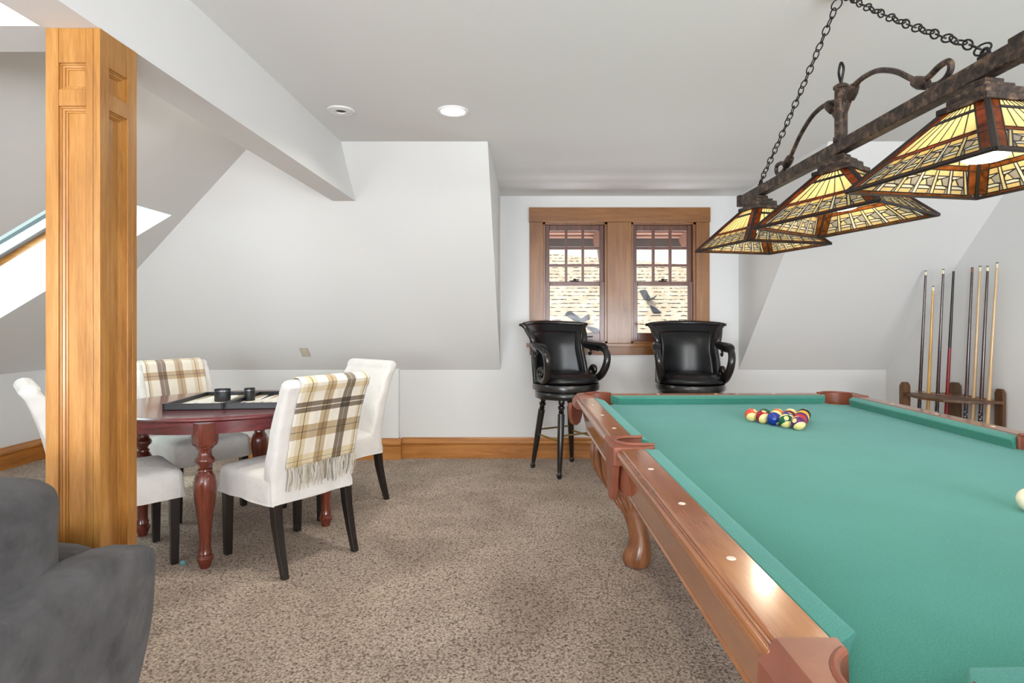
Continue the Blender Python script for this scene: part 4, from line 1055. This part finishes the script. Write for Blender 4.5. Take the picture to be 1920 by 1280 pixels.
# shades
def shade(cy, cx, yaw, side, zt, zb, tilt, label):
    e = MB(); top = 0.055; bot = side/2
    g = bpy.data.objects.new('lamp_shade', None); COL.objects.link(g); g.parent = lp; g.location = rel(cx, cy, LZ)
    g.rotation_euler = (tilt[0], tilt[1], yaw)
    z1, z0 = zt-LZ, zb-LZ
    for k in range(4):
        M = Matrix.Rotation(k*PI/2, 4, 'Z')
        def P(u, v, off=0.0):     # u -1..1, v 0 bottom..1 top
            h = lerp(bot, top, v); n = Vector((0, -(z1-z0), -(bot-top))).normalized() if False else Vector((0, -(z1-z0), (bot-top))).normalized()
            return M @ (Vector((u*h, -h, lerp(z0, z1, v)))+n*off)
        m = MB(); lines = []
        def cell(mat, Q):
            m.mat(mat); m.face([m.bm.verts.new(P(u, v)) for u, v in Q])
            for a, b in zip(Q, Q[1:]+Q[:1]):
                key = tuple(sorted(((round(a[0], 3), round(a[1], 3)), (round(b[0], 3), round(b[1], 3)))))
                if key not in lines: lines.append(key)
        ci = lambda v, w_=0.030: 1-w_/lerp(bot, top, v)      # inner edge of the copper corner strip
        def U(t_, v): return t_*ci(v)
        # rows: hem, pattern band, copper band, long rays, lead band, short rays
        v0, v1, v2, v3, v4, v5 = 0.045, 0.36, 0.42, 0.80, 0.85, 0.965
        for a, b in ((0.0, 0.5), (0.5, 1.0)):
            cell('glass_copper', [(lerp(-1, 1, a), 0.0), (lerp(-1, 1, b), 0.0), (U(lerp(-1, 1, b), v0), v0), (U(lerp(-1, 1, a), v0), v0)])
        for s in (-1, 1):
            for va, vb in ((v0, v1), (v1, v3), (v3, 1.0)):
                cell('glass_copper', [(s*ci(va), va), (s, va), (s, vb), (s*ci(vb), vb)])
        cell('glass_copper', [(U(-1, v1), v1), (U(1, v1), v1), (U(1, v2), v2), (U(-1, v2), v2)])
        NR = 7
        for i in range(NR):
            a, b = lerp(-1, 1, i/NR), lerp(-1, 1, (i+1)/NR)
            cell('glass_amber', [(U(a, v2), v2), (U(b, v2), v2), (U(b, v3), v3), (U(a, v3), v3)])
            if i % 2 == 0 or True: cell('glass_amber', [(U(a, v4), v4), (U(b, v4), v4), (U(b, v5), v5), (U(a, v5), v5)])
        # woven lattice band
        nU = 6
        def W(p, q, i):
            v = lerp(v0, v1, q); return (max(-ci(v), min(ci(v), U(lerp(-1, 1, (i+p)/nU), v))), v)
        for i in range(nU):
            c1 = 'glass_pearl' if (i+k) % 2 else 'glass_amber'
            cell(c1, [W(0.00, 0, i), W(0.20, 0, i), W(0.42, 1, i), W(0.22, 1, i)])            # slanted bar
            cell('glass_smoke', [W(0.20, 0, i), W(0.38, 0, i), W(0.34, 0.30, i), W(0.266, 0.30, i)])
            cell('glass_honey', [W(0.38, 0, i), W(1.0, 0, i), W(1.044, 0.20, i), W(0.353, 0.20, i)])
            cell('glass_pearl', [W(0.353, 0.20, i), W(1.044, 0.20, i), W(1.077, 0.35, i), W(0.60, 0.35, i), W(0.33, 0.33, i)])
            cell('glass_smoke', [W(0.266, 0.30, i), W(0.34, 0.30, i), W(0.60, 0.35, i), W(0.85, 0.62, i), W(0.72, 0.66, i), W(0.365, 0.75, i)])
            cell('glass_amber', [W(0.60, 0.35, i), W(1.077, 0.35, i), W(1.10, 0.48, i), W(0.98, 0.62, i), W(0.85, 0.62, i)])
            cell('glass_pearl', [W(0.365, 0.75, i), W(0.72, 0.66, i), W(0.98, 0.62, i), W(1.136, 0.62, i), W(1.165, 0.75, i)])
            cell('glass_honey', [W(0.365, 0.75, i), W(1.165, 0.75, i), W(1.22, 1, i), W(0.42, 1, i)] if i < nU-1 else [W(0.365, 0.75, i), W(1.0, 0.75, i), W(1.0, 1, i), W(0.42, 1, i)])
        pn = m.build('glass_panel', None, g, solidify=0.002)
        c = MB()
        for (a, b) in lines:
            va, vb = a[1], b[1]
            def clampu(u, v): return u
            a_ = (clampu(*a), va); b_ = (clampu(*b), vb)
            if abs(a_[0]-b_[0])+abs(a_[1]-b_[1]) < 1e-3: continue
            c.tube([P(a_[0], a_[1]), P(b_[0], b_[1])], 0.0021, 4)
        cc = M @ Vector((0, 0, 0))
        # broad lead bands: corner, top band, hem
        c.tube([P(-1, 0), P(-1, 1)], 0.0065, 6); c.tube([P(-1, 0), P(1, 0)], 0.0045, 6)
        for va, vb in ((v3, v4), (v5, 1.0)):
            c.extrude([P(U(-1, va), va, -0.002), P(U(1, va), va, -0.002), P(U(1, vb), vb, -0.002), P(U(-1, vb), vb, -0.002)], P(0, va, 0.002)-P(0, va, -0.002))
        c.build('leading', 'came', pn)
    m = MB()
    for s_, a, b in ((0.066, z1-0.004, z1+0.012), (0.052, z1+0.012, z1+0.034), (0.040, z1+0.034, z1+0.046), (0.026, z1+0.046, -0.024)):
        m.box((-s_, -s_, a), (s_, s_, max(b, a+0.004)))
    m.build('cap', 'bronze', g, bevel=0.003, bseg=2)
    m = MB(); m.lathe([(0.001, z1-0.120), (0.040, z1-0.120), (0.048, z1-0.112), (0.047, z1-0.09), (0.026, z1-0.04), (0.018, z1-0.004), (0.001, z1-0.004)], 28)
    bu = m.build('bulb', 'bulb_warm', g)
    l = lamp('shade_bulb', 'POINT', (0, 0, 0), 5.5, (1.0, 0.84, 0.60), 0.03); l.parent = g; l.location = (0, 0, z1-0.155)
shade(2.607, 1.036, math.radians(14), 0.405, 1.737, 1.566, (0, 0), '')
shade(1.960, 1.043, math.radians(34), 0.405, 1.737, 1.572, (math.radians(-4), 0), '')
shade(1.345, 1.048, math.radians(10), 0.40, 1.737, 1.575, (0, 0), '')
# chains: separate links strung from bar to canopy
canopy = Vector((0, 0, HC-LZ))
m = MB(); m.lathe([(0.001, -0.03), (0.02, -0.028), (0.055, -0.012), (0.062, 0), (0.001, 0)], 32, Matrix.Translation(canopy)); m.build('ceiling_canopy', 'bronze', lp)
for y0 in (-0.61, 0.663):
    a = Vector((0, y0, 0.045)); b = canopy+Vector((0, 0.012 if y0 > 0 else -0.012, -0.035)); L = (b-a).length; pitch = 0.0285; N = int(L/pitch)
    m = MB(); d = (b-a).normalized(); s1_ = d.orthogonal().normalized(); s2_ = d.cross(s1_)
    for i in range(N+1):
        c = a+d*(pitch*(i+0.3)); ax = (s1_*math.cos(i*1.25)+s2_*math.sin(i*1.25)) if True else s1_
        big = i in (0, N); rl, rw = (0.019, 0.017) if big else (0.0185, 0.0105)
        sag = -0.03*math.sin(PI*i/N); c = c+Vector((0, 0, sag*0.4))
        m.tube([c+d*rl*math.cos(2*PI*j/14)+ax*rw*math.sin(2*PI*j/14) for j in range(14)], 0.0023, 6, True)
    m.build('chain', 'dark_metal', lp)
    m = MB(); m.tube([Vector((0, y0+0.012*math.cos(t_), 0.034+0.014*math.sin(t_))) for t_ in [PI*j/8 for j in range(9)]], 0.004, 8); m.box((-0.008, y0-0.014, 0.024), (0.008, y0+0.014, 0.034)); m.build('chain_loop', 'dark_metal', lp)

# ------------------------------------------------------------ cue rack and cues
rk = thing('cue_rack', 'dark brown wooden corner cue rack holding eight cues against the right wall', 'cue rack', (3.0, 4.15, 0))
def R_(x, y): return (x-3.0, y-4.15)
def board(x, y, zt, nx, ny, w=0.075, t_=0.022):
    m = MB(); u = Vector((-ny, nx, 0)); n = Vector((nx, ny, 0)); c = Vector((*R_(x, y), 0)); h = w/2
    prof = [(-h, 0.0), (h, 0.0), (h, zt-0.028), (h*0.55, zt), (-h*0.55, zt), (-h, zt-0.028)]
    m.extrude([c+u*a+Vector((0, 0, z)) for a, z in prof], n*t_); m.build('post', 'rack_wood', rk, bevel=0.003, bseg=1)
board(2.815, 4.35, 0.775, 0, 1, 0.075); board(3.165, 4.33, 0.775, 0.7, 0.7, 0.085, 0.02); board(3.17, 3.93, 0.775, 1, 0, 0.075)
shelfP = [(2.80, 4.352), (2.775, 4.14), (2.84, 3.99), (2.96, 3.91), (3.17, 3.885), (3.17, 4.30), (3.14, 4.352)]
CUES = [(1725, 248, 1736, 250, 1.61, 'dark', 'leftmost dark pool cue with white tip collar in the rack'), (1741, 253, 1750, 255, 1.49, 'yellow', 'short honey-yellow pool cue second from the left in the rack'),
        (1758, 256, 1769, 258, 1.61, 'dark', 'dark pool cue between the yellow cue and the red cue'), (1776, 259, 1788, 261, 1.59, 'red', 'pool cue with red lower half and black upper half'),
        (1812, 265.5, 1823, 266, 1.61, 'dark', 'dark mottled pool cue with tan tip just right of the red cue'), (1826, 268.5, 1838, 269.5, 1.615, 'light', 'pale pool cue between the two dark cues on the right'),
        (1840, 273, 1852, 273.5, 1.61, 'dark', 'dark pool cue beside the rightmost pale cue'), (1854, 276.5, 1870, 278, 1.628, 'light', 'rightmost and tallest pale pool cue leaning on the wall')]
cue_pts = []
for xs, ss, xt, st_, zt, kind, label in CUES:
    a = Vector(((xs-993)/ss, 1090/ss, 0.70)); b = Vector(((xt-993)/st_, 1090/st_, zt))
    if b.x > XR-0.02: b.x = XR-0.02
    cue_pts.append((a, b))
def shelf(nm, z):
    m = MB(); m.extrude([(*R_(x, y), z) for x, y in shelfP], (0, 0, 0.022)); m.build(nm, 'rack_wood', rk, bevel=0.004, bseg=2)
shelf('top_shelf', 0.675); shelf('bottom_shelf', 0.10)
for (a, b) in cue_pts:
    m = MB(); m.lathe([(0.017, 0.697), (0.030, 0.697), (0.030, 0.699), (0.017, 0.699)], 20, Matrix.Translation((a.x-3.0, a.y-4.15, 0)), cap=False); m.build('cue_hole', 'honey_x', rk)
wood('cue_dark', srgb(34, 20, 20), srgb(62, 38, 36), srgb(96, 64, 56), 'z', 2.0, 0.25, 0.6); wood('cue_light', srgb(178, 142, 98), srgb(204, 170, 124), srgb(222, 192, 150), 'z', 1.0, 0.3, 0.4)
wood('cue_yellow', srgb(176, 128, 56), srgb(202, 154, 76), srgb(218, 176, 100), 'z', 1.0, 0.3, 0.4); plain('cue_red', srgb(128, 24, 30), 0.25); plain('cue_black', srgb(18, 18, 20), 0.35)
t = NT('cue_wrap'); vo = t.new('ShaderNodeTexVoronoi'); vo.inputs['Scale'].default_value = 90; t.link(t.coord((1, 1, 0.6)), vo.inputs['Vector'])
t.base(t.ramp(vo.outputs[0], [(0.25, srgb(190, 186, 180)), (0.4, srgb(30, 28, 28))])); MATS['cue_wrap'] = t.m
for (a, b), (_, _, _, _, zt, kind, label) in zip(cue_pts, CUES):
    d = (b-a).normalized(); base = a-d*((a.z-0.122)/d.z); Lc = (b-base).length
    e = thing('pool_cue', label, 'pool cue', base, 0, 'pool cues in the wall rack')
    M = d.to_track_quat('Z', 'X').to_matrix().to_4x4()
    sh = {'dark': 'cue_dark', 'light': 'cue_light', 'yellow': 'cue_yellow', 'red': 'cue_red'}[kind]
    tipL = 0.0 if kind == 'red' else 0.035
    rr = lambda z: lerp(0.0155, 0.0072, z/Lc)
    def seg(nm, z0, z1, mat):
        m = MB(); m.lathe([(0.001, z0), (rr(z0), z0), (rr(z1), z1), (0.001, z1)], 14, M); o = m.build(nm, mat, e)
    seg('bumper', 0, 0.02, 'cue_black'); seg('grip', 0.02, 0.50, 'cue_wrap' if kind == 'dark' else sh)
    if kind == 'red': seg('butt', 0.50, 0.92, sh); seg('shaft', 0.92, Lc, 'cue_black')
    else:
        seg('butt', 0.50, 0.60, sh); seg('shaft', 0.60, Lc-0.035, sh); seg('ferrule', Lc-0.035, Lc-0.007, 'cream' if 'tan tip' not in label else 'tan_leather'); seg('tip', Lc-0.007, Lc, 'slate_metal')
